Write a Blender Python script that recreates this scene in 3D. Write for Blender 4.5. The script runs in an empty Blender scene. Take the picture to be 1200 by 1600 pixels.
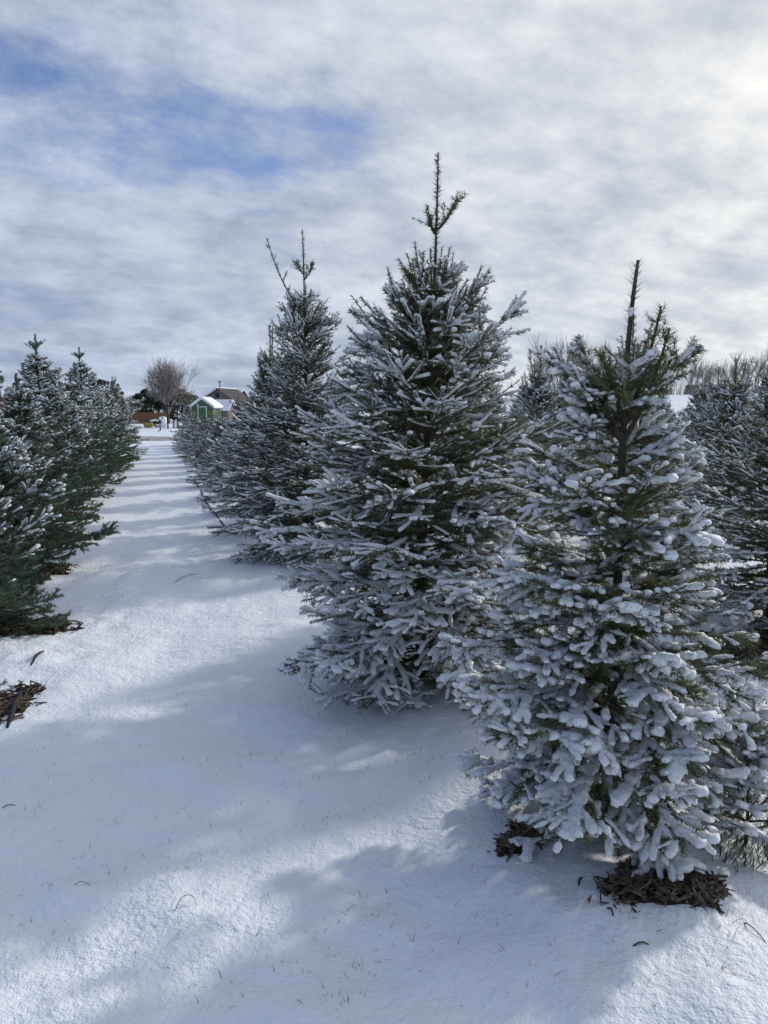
import bpy, math, random
import numpy as np

# ------------------------------------------------------------------ camera, sky, sun, exposure
scene = bpy.context.scene
COL = scene.collection
R = math.radians
CAM_H, FPX, HORIZON = 1.6, 1200.0, 636.0          # camera height, focal length and horizon line (photo 1200 x 1600)
PITCH = math.atan((800 - HORIZON) / FPX)
SUN_AZ, SUN_EL = R(49), R(23)                      # azimuth clockwise from +Y (the view direction)
SUN = np.array([math.sin(SUN_AZ) * math.cos(SUN_EL), math.cos(SUN_AZ) * math.cos(SUN_EL), math.sin(SUN_EL)])

cam_d = bpy.data.cameras.new('camera'); cam = bpy.data.objects.new('camera', cam_d); COL.objects.link(cam)
cam.location = (0, 0, CAM_H); cam.rotation_euler = (math.pi / 2 - PITCH, 0, 0)
cam_d.sensor_fit = 'VERTICAL'; cam_d.angle = 2 * math.atan(800 / FPX)
cam_d.clip_start = 0.05; cam_d.clip_end = 3000
scene.camera = cam

world = bpy.data.worlds.new('World'); scene.world = world; world.use_nodes = True
def build_world():
    nt = world.node_tree; N = nt.nodes; L = nt.links; N.clear()
    def math_(op, a=None, b=None, c=None, clamp=False):
        n = N.new('ShaderNodeMath'); n.operation = op; n.use_clamp = clamp
        for i, v in enumerate((a, b, c)):
            if v is None: continue
            if isinstance(v, (int, float)): n.inputs[i].default_value = v
            else: L.new(v, n.inputs[i])
        return n.outputs[0]
    def ramp(src, lo, hi):
        n = N.new('ShaderNodeMapRange'); n.interpolation_type = 'SMOOTHSTEP'
        n.inputs['From Min'].default_value = lo; n.inputs['From Max'].default_value = hi
        L.new(src, n.inputs['Value']); return n.outputs['Result']
    def mix(f, a, b):
        n = N.new('ShaderNodeMix'); n.data_type = 'RGBA'
        for s, v in ((n.inputs['Factor'], f), (n.inputs['A'], a), (n.inputs['B'], b)):
            if isinstance(v, tuple): s.default_value = v
            elif isinstance(v, (int, float)): s.default_value = v
            else: L.new(v, s)
        return n.outputs['Result']
    out = N.new('ShaderNodeOutputWorld'); bg = N.new('ShaderNodeBackground'); L.new(bg.outputs[0], out.inputs[0])
    sky = N.new('ShaderNodeTexSky'); sky.sky_type = 'NISHITA'; sky.sun_disc = False
    sky.sun_elevation = SUN_EL; sky.sun_rotation = SUN_AZ; sky.air_density = 1.0; sky.dust_density = 0.6; sky.ozone_density = 3.5
    tc = N.new('ShaderNodeTexCoord'); sep = N.new('ShaderNodeSeparateXYZ'); L.new(tc.outputs['Generated'], sep.inputs[0])
    X, Y, Z = sep.outputs
    zc = math_('ADD', math_('MAXIMUM', Z, 0.0), 0.3)
    u = math_('DIVIDE', X, zc); v = math_('DIVIDE', Y, zc)
    # cloud sheets: streaks run from lower left to upper right of the view
    ca, sa = math.cos(R(28)), math.sin(R(28))
    ur = math_('ADD', math_('MULTIPLY', u, ca), math_('MULTIPLY', v, sa))
    vr = math_('SUBTRACT', math_('MULTIPLY', v, ca), math_('MULTIPLY', u, sa))
    def noise(su, sv, ou, ov, detail, rough, dist, scale=1.0):
        cb = N.new('ShaderNodeCombineXYZ')
        L.new(math_('MULTIPLY_ADD', ur, su, ou), cb.inputs[0]); L.new(math_('MULTIPLY_ADD', vr, sv, ov), cb.inputs[1])
        n = N.new('ShaderNodeTexNoise'); n.inputs['Scale'].default_value = scale; n.inputs['Detail'].default_value = detail
        n.inputs['Roughness'].default_value = rough; n.inputs['Distortion'].default_value = dist
        L.new(cb.outputs[0], n.inputs['Vector']); return n.outputs['Fac']
    big = noise(0.62, 0.7, 1.93, 14.47, 3, 0.5, 0.2)
    mid = noise(1.9, 2.2, 10.4, 17.2, 12, 0.64, 0.0)
    fine = noise(5.5, 6.5, 5.2, 1.4, 10, 0.62, 0.0)
    cover = math_('ADD', math_('MULTIPLY', big, 0.75), math_('MULTIPLY', mid, 0.45))
    cover = math_('ADD', cover, math_('MULTIPLY', math_('SUBTRACT', 1.0, ramp(Z, 0.0, 0.3)), 0.16))   # a cloud deck closes up towards the horizon
    mask = ramp(cover, 0.445, 0.62)
    tone = math_('ADD', math_('MULTIPLY', mid, 0.66), math_('MULTIPLY', fine, 0.34))
    tone = ramp(tone, 0.30, 0.72)
    dot = math_('ADD', math_('ADD', math_('MULTIPLY', X, float(SUN[0])), math_('MULTIPLY', Y, float(SUN[1]))), math_('MULTIPLY', Z, float(SUN[2])))
    glow = math_('POWER', math_('MAXIMUM', dot, 0.0), 2.4)
    cloud = mix(tone, (1.9, 2.5, 3.75, 1), (4.8, 5.5, 6.75, 1))
    cloud_sun = mix(tone, (4.1, 4.5, 5.1, 1), (9.6, 9.3, 8.5, 1))
    cloud = mix(math_('MULTIPLY', glow, 1.0, clamp=True), cloud, cloud_sun)
    hs = N.new('ShaderNodeHueSaturation'); hs.inputs['Saturation'].default_value = 1.25; hs.inputs['Hue'].default_value = 0.515; L.new(sky.outputs[0], hs.inputs['Color'])
    col = mix(math_('MULTIPLY_ADD', mask, 0.9, 0.08, clamp=True), hs.outputs[0], cloud)
    L.new(col, bg.inputs['Color']); bg.inputs['Strength'].default_value = 0.1
build_world()

sun_d = bpy.data.lights.new('sun', 'SUN'); sun_o = bpy.data.objects.new('sun', sun_d); COL.objects.link(sun_o)
sun_d.energy = 2.15; sun_d.angle = R(2.8); sun_d.color = (1.0, 0.955, 0.88)
from mathutils import Vector
sun_o.rotation_euler = Vector(SUN).to_track_quat('Z', 'Y').to_euler(); sun_o.location = (20, 20, 20)

scene.view_settings.view_transform = 'Standard'; scene.view_settings.look = 'None'
scene.view_settings.exposure = 0.33; scene.view_settings.gamma = 1.0; scene.view_settings.use_curve_mapping = False
scene.render.engine = 'CYCLES'
scene.cycles.max_bounces = 6; scene.cycles.diffuse_bounces = 4; scene.cycles.transmission_bounces = 3; scene.cycles.transparent_max_bounces = 4
scene.cycles.use_denoising = True

# ------------------------------------------------------------------ helpers
def nrm(v):
    return v / np.maximum(np.linalg.norm(v, axis=-1, keepdims=True), 1e-9)
def hash3(i, j, k, seed):
    with np.errstate(over='ignore'):
        h = (i.astype(np.uint32) * np.uint32(73856093)) ^ (j.astype(np.uint32) * np.uint32(19349663)) ^ (k.astype(np.uint32) * np.uint32(83492791)) ^ np.uint32((seed * 2654435761) & 0xffffffff)
        h ^= h >> np.uint32(15); h *= np.uint32(2246822519); h ^= h >> np.uint32(13); h *= np.uint32(3266489917); h ^= h >> np.uint32(16)
    return h.astype(np.float64) / 4294967295.0
def vnoise(p, seed=0):
    """value noise in [-1, 1] at points p (N,3)"""
    f = np.floor(p); t = p - f; t = t * t * (3 - 2 * t); f = f.astype(np.int64)
    r = 0
    for a in (0, 1):
        for b in (0, 1):
            for c in (0, 1):
                w = (t[:, 0] if a else 1 - t[:, 0]) * (t[:, 1] if b else 1 - t[:, 1]) * (t[:, 2] if c else 1 - t[:, 2])
                r = r + w * hash3(f[:, 0] + a, f[:, 1] + b, f[:, 2] + c, seed)
    return r * 2 - 1
def sstep(x, a, b):
    t = np.clip((x - a) / (b - a), 0, 1); return t * t * (3 - 2 * t)

def mesh_from(name, verts, tris=None, quads=None, mats=(), mat_idx=None, smooth=False, attrs=None):
    """verts (N,3), tris (T,3), quads (Q,4) as arrays; faces are tris first, then quads"""
    tris = np.zeros((0, 3), np.int32) if tris is None else np.asarray(tris, np.int32).reshape(-1, 3)
    quads = np.zeros((0, 4), np.int32) if quads is None else np.asarray(quads, np.int32).reshape(-1, 4)
    me = bpy.data.meshes.new(name)
    verts = np.asarray(verts, np.float32)
    me.vertices.add(len(verts)); me.vertices.foreach_set('co', verts.ravel())
    nl = len(tris) * 3 + len(quads) * 4
    me.loops.add(nl); me.loops.foreach_set('vertex_index', np.concatenate([tris.ravel(), quads.ravel()]).astype(np.int32))
    nf = len(tris) + len(quads); me.polygons.add(nf)
    starts = np.concatenate([np.arange(len(tris)) * 3, len(tris) * 3 + np.arange(len(quads)) * 4]).astype(np.int32)
    me.polygons.foreach_set('loop_start', starts)
    for m in mats: me.materials.append(m)
    if mat_idx is not None: me.polygons.foreach_set('material_index', np.asarray(mat_idx, np.int32))
    sm = np.full(nf, bool(smooth)) if np.isscalar(smooth) or isinstance(smooth, bool) else np.asarray(smooth, bool)
    me.polygons.foreach_set('use_smooth', sm)
    if attrs is not None:
        at = me.attributes.new('tint', 'FLOAT_VECTOR', 'POINT'); at.data.foreach_set('vector', np.asarray(attrs, np.float32).ravel())
    me.update(calc_edges=True)
    return me
def link(name, me, parent=None, loc=None):
    o = bpy.data.objects.new(name, me); COL.objects.link(o)
    if parent is not None: o.parent = parent
    if loc is not None: o.location = loc
    return o
def tag(o, label=None, cat=None, group=None, kind=None):
    if label: o['label'] = label
    if cat: o['category'] = cat
    if group: o['group'] = group
    if kind: o['kind'] = kind
    return o
def empty(name, loc, rz=0.0):
    o = bpy.data.objects.new(name, None); COL.objects.link(o); o.location = loc; o.rotation_euler = (0, 0, rz); o.empty_display_size = .1
    return o

class MB:
    """collects boxes, prisms and tubes into one mesh"""
    def __init__(s): s.v, s.t, s.q, s.n = [], [], [], 0
    def add(s, v, t=None, q=None):
        v = np.asarray(v, float).reshape(-1, 3)
        if t is not None and len(t): s.t.append(np.asarray(t) + s.n)
        if q is not None and len(q): s.q.append(np.asarray(q) + s.n)
        s.v.append(v); s.n += len(v)
    def box(s, c, h, rz=0.0, M=None):
        c = np.asarray(c, float); h = np.asarray(h, float)
        v = np.array([[x, y, z] for z in (-1, 1) for y in (-1, 1) for x in (-1, 1)], float) * h
        if M is not None: v = v @ np.asarray(M).T
        if rz:
            ca, sa = math.cos(rz), math.sin(rz); v = np.stack([v[:, 0] * ca - v[:, 1] * sa, v[:, 0] * sa + v[:, 1] * ca, v[:, 2]], 1)
        s.add(v + c, q=[[0, 2, 3, 1], [4, 5, 7, 6], [0, 1, 5, 4], [2, 6, 7, 3], [0, 4, 6, 2], [1, 3, 7, 5]])
    def prism(s, poly, ext, axis_fn=None):
        """poly: (n,3) ring, ext: offset vector"""
        p = np.asarray(poly, float); n = len(p); v = np.concatenate([p, p + np.asarray(ext, float)])
        q = [[i, (i + 1) % n, n + (i + 1) % n, n + i] for i in range(n)]
        t = [[0, i + 1, i] for i in range(1, n - 1)] + [[n, n + i, n + i + 1] for i in range(1, n - 1)]
        s.add(v, t, q)
    def tube(s, pts, rad, k=6):
        v, q, t = tube_geo(np.asarray(pts, float), np.broadcast_to(rad, (len(pts),)), k); s.add(v, t, q)
    def build(s, name, mat, parent=None, loc=None, smooth=False):
        mats = mat if isinstance(mat, (list, tuple)) else [mat]
        return link(name, s.mesh(name, mats, smooth), parent, loc)
    def mesh(s, name, mats, smooth=False):
        return mesh_from(name, np.concatenate(s.v), np.concatenate(s.t) if s.t else None, np.concatenate(s.q) if s.q else None, mats, smooth=smooth)
def tangents(p):
    d = np.empty_like(p); d[1:-1] = p[2:] - p[:-2]; d[0] = p[1] - p[0]; d[-1] = p[-1] - p[-2]
    return nrm(d)
def tube_geo(p, rad, k):
    d = tangents(p); ref = np.where(np.abs(d[:, 2:3]) > .9, np.array([[1., 0, 0]]), np.array([[0, 0, 1.]]))
    ref = np.broadcast_to(ref[len(ref) // 2], d.shape)
    s = nrm(np.cross(d, ref)); u = np.cross(s, d)
    a = np.arange(k) / k * 2 * math.pi
    v = p[:, None] + rad[:, None, None] * (np.cos(a)[None, :, None] * s[:, None] + np.sin(a)[None, :, None] * u[:, None])
    n = len(p); i = np.arange(n - 1)[:, None] * k; j = np.arange(k)[None]; j2 = (j + 1) % k
    q = np.stack([i + j, i + j2, i + k + j2, i + k + j], -1).reshape(-1, 4)
    t = np.array([[0, b + 1, b] for b in range(1, k - 1)] + [[(n - 1) * k, (n - 1) * k + b, (n - 1) * k + b + 1] for b in range(1, k - 1)])
    return v.reshape(-1, 3), q, t

# photo pixel -> ground point / point at a depth
def ray(px, py):
    F = np.array([0, math.cos(PITCH), -math.sin(PITCH)]); U = np.array([0, math.sin(PITCH), math.cos(PITCH)])
    return F + (px - 600) / FPX * np.array([1., 0, 0]) + (800 - py) / FPX * U
def gp(px, py, z=0.0):
    d = ray(px, py); t = (z - CAM_H) / d[2]; return np.array([0, 0, CAM_H]) + d * t
def at(px, py, y):
    d = ray(px, py); return np.array([0, 0, CAM_H]) + d * (y / d[1])
ROW = math.atan((600 - 236) / FPX * math.cos(PITCH))
RU = np.array([-math.sin(ROW), math.cos(ROW)]); RN = np.array([math.cos(ROW), math.sin(ROW)])
def rowpt(s, lat):
    p = s * RU + lat * RN; return p[0], p[1]

# ------------------------------------------------------------------ materials
def material(name):
    m = bpy.data.materials.new(name); m.use_nodes = True; nt = m.node_tree
    b = nt.nodes.get('Principled BSDF'); return m, nt, b
def noise_color(name, c1, c2, scale=8.0, rough=0.8, bump=0.0, detail=5, bscale=None, stretch=None, spec=0.3):
    m, nt, b = material(name); N, L = nt.nodes, nt.links
    tc = N.new('ShaderNodeTexCoord'); src = tc.outputs['Object']
    if stretch:
        mp = N.new('ShaderNodeMapping'); mp.inputs['Scale'].default_value = stretch; L.new(src, mp.inputs[0]); src = mp.outputs[0]
    n = N.new('ShaderNodeTexNoise'); n.inputs['Scale'].default_value = scale; n.inputs['Detail'].default_value = detail; L.new(src, n.inputs['Vector'])
    r = N.new('ShaderNodeMapRange'); r.inputs['From Min'].default_value = .32; r.inputs['From Max'].default_value = .68; L.new(n.outputs['Fac'], r.inputs['Value'])
    mx = N.new('ShaderNodeMix'); mx.data_type = 'RGBA'; mx.inputs['A'].default_value = (*c1, 1); mx.inputs['B'].default_value = (*c2, 1)
    L.new(r.outputs[0], mx.inputs['Factor']); L.new(mx.outputs['Result'], b.inputs['Base Color'])
    b.inputs['Roughness'].default_value = rough; b.inputs['Specular IOR Level'].default_value = spec
    if bump:
        n2 = N.new('ShaderNodeTexNoise'); n2.inputs['Scale'].default_value = bscale or scale * 2; n2.inputs['Detail'].default_value = 6; L.new(src, n2.inputs['Vector'])
        bp = N.new('ShaderNodeBump'); bp.inputs['Strength'].default_value = 1.0; bp.inputs['Distance'].default_value = bump
        L.new(n2.outputs['Fac'], bp.inputs['Height']); L.new(bp.outputs[0], b.inputs['Normal'])
    return m
def needle_material(name, dark, light, frost=(0.66, 0.70, 0.76), sunny=(0.21, 0.20, 0.05)):
    """tint = (rime on the needle, random, yellowing)"""
    m, nt, b = material(name); N, L = nt.nodes, nt.links
    at_ = N.new('ShaderNodeAttribute'); at_.attribute_name = 'tint'; sp = N.new('ShaderNodeSeparateXYZ'); L.new(at_.outputs['Vector'], sp.inputs[0])
    def mix(f, a, bb):
        n = N.new('ShaderNodeMix'); n.data_type = 'RGBA'; L.new(f, n.inputs['Factor'])
        for s, v in ((n.inputs['A'], a), (n.inputs['B'], bb)):
            if isinstance(v, tuple): s.default_value = (*v, 1)
            else: L.new(v, s)
        return n.outputs['Result']
    c = mix(sp.outputs[1], dark, light); c = mix(sp.outputs[2], c, sunny); c = mix(sp.outputs[0], c, frost)
    L.new(c, b.inputs['Base Color']); b.inputs['Roughness'].default_value = .5; b.inputs['Specular IOR Level'].default_value = .35
    tr = N.new('ShaderNodeBsdfTranslucent'); L.new(c, tr.inputs['Color'])
    ms = N.new('ShaderNodeMixShader'); ms.inputs[0].default_value = .28
    L.new(b.outputs[0], ms.inputs[1]); L.new(tr.outputs[0], ms.inputs[2]); L.new(ms.outputs[0], nt.nodes['Material Output'].inputs['Surface'])
    return m
def snow_material(name, scale, dist, col=(0.83, 0.86, 0.90), grain=None):
    m, nt, b = material(name); N, L = nt.nodes, nt.links
    tc = N.new('ShaderNodeTexCoord')
    h = None
    for s, d in ((scale, 1.0), (scale * 4.1, .45), (scale * 13, .2)):
        n = N.new('ShaderNodeTexNoise'); n.inputs['Scale'].default_value = s; n.inputs['Detail'].default_value = 3; L.new(tc.outputs['Object'], n.inputs['Vector'])
        a = N.new('ShaderNodeMath'); a.operation = 'MULTIPLY_ADD'; a.inputs[1].default_value = d; L.new(n.outputs['Fac'], a.inputs[0])
        if h is None: a.inputs[2].default_value = 0
        else: L.new(h, a.inputs[2])
        h = a.outputs[0]
    bp = N.new('ShaderNodeBump'); bp.inputs['Strength'].default_value = 1; bp.inputs['Distance'].default_value = dist
    L.new(h, bp.inputs['Height']); L.new(bp.outputs[0], b.inputs['Normal'])
    b.inputs['Base Color'].default_value = (*col, 1); b.inputs['Roughness'].default_value = .55; b.inputs['Specular IOR Level'].default_value = .25
    return m
M = {}
M['ground_snow'] = snow_material('ground_snow', 12, 0.016)
M['snow'] = snow_material('bough_snow', 55, 0.012, (.90, .92, .95))
M['roof_snow'] = snow_material('roof_snow', 3, 0.02)
M['bark'] = noise_color('bark', (.035, .028, .022), (.11, .085, .065), 30, .9, .004, stretch=(1, 1, .25))
M['twig'] = noise_color('twig_bark', (.05, .035, .022), (.12, .085, .055), 25, .85)
M['douglas'] = needle_material('douglas_needles', (.034, .052, .018), (.095, .122, .044))
M['fir'] = needle_material('fir_needles', (.030, .052, .034), (.078, .112, .070))
M['noble'] = needle_material('noble_needles', (.034, .070, .045), (.085, .140, .088))
M['mulch'] = noise_color('mulch', (.015, .010, .007), (.055, .036, .024), 35, .95, .01)
M['chip'] = noise_color('wood_chip', (.026, .019, .014), (.20, .155, .11), 38, .85, .001, detail=2)
M['hose'] = noise_color('black_hose', (.008, .008, .009), (.02, .02, .022), 20, .5)
M['straw'] = noise_color('dry_grass', (.07, .05, .03), (.16, .12, .06), 12, .8)
M['grass'] = noise_color('green_grass', (.03, .055, .015), (.09, .11, .04), 12, .7)

# ------------------------------------------------------------------ ground
def ground_h(x, y):
    x = np.asarray(x, float); y = np.asarray(y, float); sh = x.shape
    p = np.stack([x.ravel(), y.ravel(), np.zeros(x.size)], 1)
    dist = np.hypot(p[:, 0], p[:, 1])
    near = 1 - sstep(dist, 14, 40)
    rough = near * (.35 + 1.1 * sstep(vnoise(p * 1.3, 7) + .5 * vnoise(p * 3.1, 8), -.5, .7))
    h = .035 * vnoise(p * .55, 1) + near * (.020 * vnoise(p * 2.2, 2) + .013 * vnoise(p * 5.5, 3) ) + rough * (.007 * vnoise(p * 10, 6) + .006 * vnoise(p * 16, 4) + .003 * vnoise(p * 37, 5))
    lat = p @ np.array([RN[0], RN[1], 0])
    h += near * .03 * np.exp(-((np.mod(lat - 1.43 + 1.46, 2.92) - 1.46) / .5) ** 2)
    ang = np.arctan2(p[:, 0], np.maximum(p[:, 1], .1))
    h += sstep(ang, -.02, .2) * np.clip(dist - 26, 0, 58) * .05 * sstep(p[:, 1], 0, 10)
    return h.reshape(sh)
def axis(lo, hi, a, b, step, growth):
    core = list(np.arange(a, b, step)); s = step; v = core[-1]; up = []
    while v < hi: s *= growth; v += s; up.append(v)
    s = step; v = core[0]; dn = []
    while v > lo: s *= growth; v -= s; dn.append(v)
    return np.array(dn[::-1] + core + up)
def build_ground():
    xs = axis(-900, 900, -2.4, 2.2, .038, 1.085); ys = axis(-60, 1500, 1.5, 5.6, .038, 1.085)
    X, Y = np.meshgrid(xs, ys); Z = ground_h(X, Y)
    v = np.stack([X.ravel(), Y.ravel(), Z.ravel()], 1); nx, ny = len(xs), len(ys)
    i = (np.arange(ny - 1)[:, None] * nx + np.arange(nx - 1)[None]).ravel()
    q = np.stack([i, i + 1, i + nx + 1, i + nx], 1)
    tag(link('snowy_ground', mesh_from('snowy_ground', v, None, q, [M['ground_snow']], smooth=True)), kind='structure')
build_ground()
def gz(x, y): return float(ground_h(np.array([x]), np.array([y]))[0])

# ------------------------------------------------------------------ conifers
class Twigs:
    """polylines of a tree's wood; each carries level, bough index, base radius and its own random number"""
    def __init__(s): s.pts, s.lev, s.bough, s.rad, s.rnd = [], [], [], [], []
    def add(s, p, lev, b, r, rnd): s.pts.append(p); s.lev.append(lev); s.bough.append(b); s.rad.append(r); s.rnd.append(rnd)

def grow_tree(rng, T):
    """T: parameters; returns trunk points, trunk radii, Twigs"""
    H = T['height']; step = T.get('step', .03)
    n = 40; t = np.linspace(0, 1, n)
    lean = T.get('lean', (0, 0)); wob = T.get('wobble', .015)
    ph = rng.uniform(0, 6.28, 4)
    trunk = np.stack([lean[0] * t ** 1.5 + wob * np.sin(t * 5 + ph[0]) * t, lean[1] * t ** 1.5 + wob * np.sin(t * 4 + ph[1]) * t, H * t], 1)
    if 'tip' in T: trunk[:, 0] += T['tip'] * np.clip((t - .78) / .22, 0, 1) ** 2
    trad = T.get('r0', .035) * (1 - t) ** T.get('taper', 1.15) + T.get('r1', .005)
    W = Twigs(); prof = T['profile']; ph_, pr_ = np.array(prof).T
    pe = np.array(T['pitch']); top = T['crown_top']
    # heights of the whorls
    hs = []; h = T.get('h0', .1)
    while h < top: hs.append(h); h += T['gap'] * rng.uniform(.75, 1.25)
    bi = 0; az0 = 0
    jobs = []
    for h in hs:
        k = T['whorl'] + rng.integers(-1, 2); az0 += rng.uniform(.3, 1.2)
        for j in range(k):
            jobs.append((h + rng.uniform(-.35, .35) * T['gap'], az0 + j * 2 * math.pi / k + rng.normal(0, .22), rng.uniform(.74, 1.16) if j % 3 < 2 else rng.uniform(.45, .8)))
            if rng.random() < np.interp(h / top, (0, .6, .75, 1), (.08, .08, T.get('thin', .1), T.get('thin', .1))): jobs.pop()
    for e in T.get('extra', ()): jobs.append((e[0], e[1], e))     # (height, azimuth, length, pitch deg)
    for (h, az, f) in jobs:
        h = max(.05, h)
        tp = np.array([np.interp(h, trunk[:, 2], trunk[:, 0]), np.interp(h, trunk[:, 2], trunk[:, 1]), h])
        pitch = np.interp(h / H, pe[:, 0], pe[:, 1])
        if isinstance(f, tuple): Lb = f[2]; pitch = f[3]; p0 = R(pitch)
        else:
            # the profile is the crown radius at the height the bough's tip reaches
            Lb = np.interp(h, ph_, pr_) * f
            for _ in range(3):
                Lb = np.interp(h + Lb * math.sin(R(pitch)), ph_, pr_) * f / max(math.cos(R(pitch)), .42)
            ax = T.get('skew')
            if ax is not None: Lb *= 1 + ax[0] * math.cos(az - ax[1])
            p0 = R(pitch + rng.normal(0, 6))
        Lb = max(Lb, .07)
        m = max(5, int(Lb / step)); tt = np.linspace(0, 1, m)
        sag = T.get('sag', 14) * (1 - min(1, h / H * 1.1)); up = T.get('upturn', 22)
        el = p0 - R(sag) * np.sin(tt * math.pi * .8) + R(up) * tt ** 2.2 * .8
        yaw = az + .12 * np.sin(tt * 3 + rng.uniform(0, 6)) * tt + rng.normal(0, .08) * tt
        d = np.stack([np.cos(el) * np.cos(yaw), np.cos(el) * np.sin(yaw), np.sin(el)], 1)
        p = tp + np.concatenate([[np.zeros(3)], np.cumsum(d[:-1] * Lb / (m - 1), 0)])
        if p[:, 2].min() < .035: p[:, 2] = np.maximum(p[:, 2], .035 + .02 * tt)
        W.add(p, 1, bi, .003 + .0065 * min(1, Lb / .9) , rng.random())
        # laterals
        s = T.get('bare', .18) * Lb + rng.uniform(0, .03); side = rng.choice([-1, 1]); sp = T['lat_gap']
        tipl = min(T.get('tip_len', .06) * (.6 + 1.3 * h / H) * rng.uniform(.7, 1.3), .5 * Lb); send = Lb - tipl; nodes = []
        while s < send:
            nodes.append(s); s += sp * rng.uniform(.6, 1.4)
        nodes += [send, send + .004, send - .01][:T.get('node', 2)]
        for s in nodes:
            f1 = s / Lb; i0 = f1 * (m - 1); i = int(i0); fr = i0 - i; i2 = min(i + 1, m - 1)
            q = p[i] * (1 - fr) + p[i2] * fr; dd = d[i]
            sd = np.cross(dd, (0, 0, 1.)); sd /= max(np.linalg.norm(sd), 1e-6); nn = np.cross(sd, dd)
            ll = min(T['lat_k'] * (Lb - s) * rng.uniform(.6, 1.15) + rng.uniform(.03, .075), T['lat_max'] * rng.uniform(.75, 1.1))
            ll *= .55 + .45 * min(1, f1 / .35)
            a = R(rng.uniform(38, 62)); tw = R(rng.normal(T.get('lat_tilt', -4), T.get('lat_var', 14)))
            if rng.random() < T.get('bottle', .0): tw = rng.uniform(-1.2, 1.5)
            ld = math.cos(a) * dd + math.sin(a) * (side * math.cos(tw) * sd + math.sin(tw) * nn)
            ml = max(3, int(ll / step) + 1); tl = np.linspace(0, 1, ml)[:, None]
            bend = dd * rng.uniform(.1, .6) + sd * rng.normal(0, .18) + np.array([0, 0, rng.normal(T.get('lat_rise', .05), .2)])
            dl = nrm(ld + bend * tl)
            pl = q + np.concatenate([[np.zeros(3)], np.cumsum(dl[:-1] * ll / (ml - 1), 0)])
            if pl[-1, 2] > .02: W.add(pl, 2, bi, .0016 + .004 * min(1, ll / .35), rng.random())
            if ll > T.get('sub_min', .1):
                s2 = .25 * ll + rng.uniform(0, .03); side2 = rng.choice([-1, 1])
                while s2 < ll - T.get('sub_tip', .03):
                    i = min(int(s2 / ll * (ml - 1)), ml - 2); fr = s2 / ll * (ml - 1) - i
                    q2 = pl[i] * (1 - fr) + pl[i + 1] * fr; d2 = dl[i]
                    sd2 = np.cross(d2, nn); sd2 /= max(np.linalg.norm(sd2), 1e-6)
                    l2 = T.get('sub_k', .5) * (ll - s2) * rng.uniform(.6, 1.2) + rng.uniform(*T.get('sub_len', (.02, .04)))
                    a2 = R(rng.uniform(35, 60)); t2 = R(rng.normal(0, 16))
                    e2 = math.cos(a2) * d2 + math.sin(a2) * (side2 * math.cos(t2) * sd2 + math.sin(t2) * nn)
                    m2 = max(3, int(l2 / step) + 1); u2 = np.linspace(0, 1, m2)[:, None]
                    p2 = q2 + nrm(e2 + d2 * .3 * u2) * l2 * u2
                    if p2[-1, 2] > .02: W.add(p2, 3, bi, .0015, rng.random())
                    s2 += T.get('sub_gap', .04) * rng.uniform(.7, 1.3); side2 *= -1
            side *= -1
        bi += 1
    W.nb = bi
    return trunk, trad, W

def flat(W, ids):
    """concatenated points, tangents, polyline starts for the twigs ids"""
    P = np.concatenate([W.pts[i] for i in ids]); D = np.concatenate([tangents(W.pts[i]) for i in ids])
    n = np.array([len(W.pts[i]) for i in ids]); off = np.concatenate([[0], np.cumsum(n)])
    own = np.repeat(np.arange(len(ids)), n); loc = np.arange(len(P)) - off[own]; tt = loc / np.maximum(n[own] - 1, 1)
    return P, D, n, off, own, tt

def wood_geo(W, ids, k=4):
    P, D, n, off, own, tt = flat(W, ids)
    rad = np.array([W.rad[i] for i in ids])[own] * (1 - .72 * tt)
    s = nrm(np.cross(D, np.array([.02, .01, 1.]))); u = np.cross(s, D)
    a = np.arange(k) / k * 2 * math.pi
    v = P[:, None] + rad[:, None, None] * (np.cos(a)[None, :, None] * s[:, None] + np.sin(a)[None, :, None] * u[:, None])
    seg = np.nonzero(own[1:] == own[:-1])[0][:, None] * k; j = np.arange(k)[None]; j2 = (j + 1) % k
    q = np.stack([seg + j, seg + j2, seg + k + j2, seg + k + j], -1).reshape(-1, 4)
    return v.reshape(-1, 3), q

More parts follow.
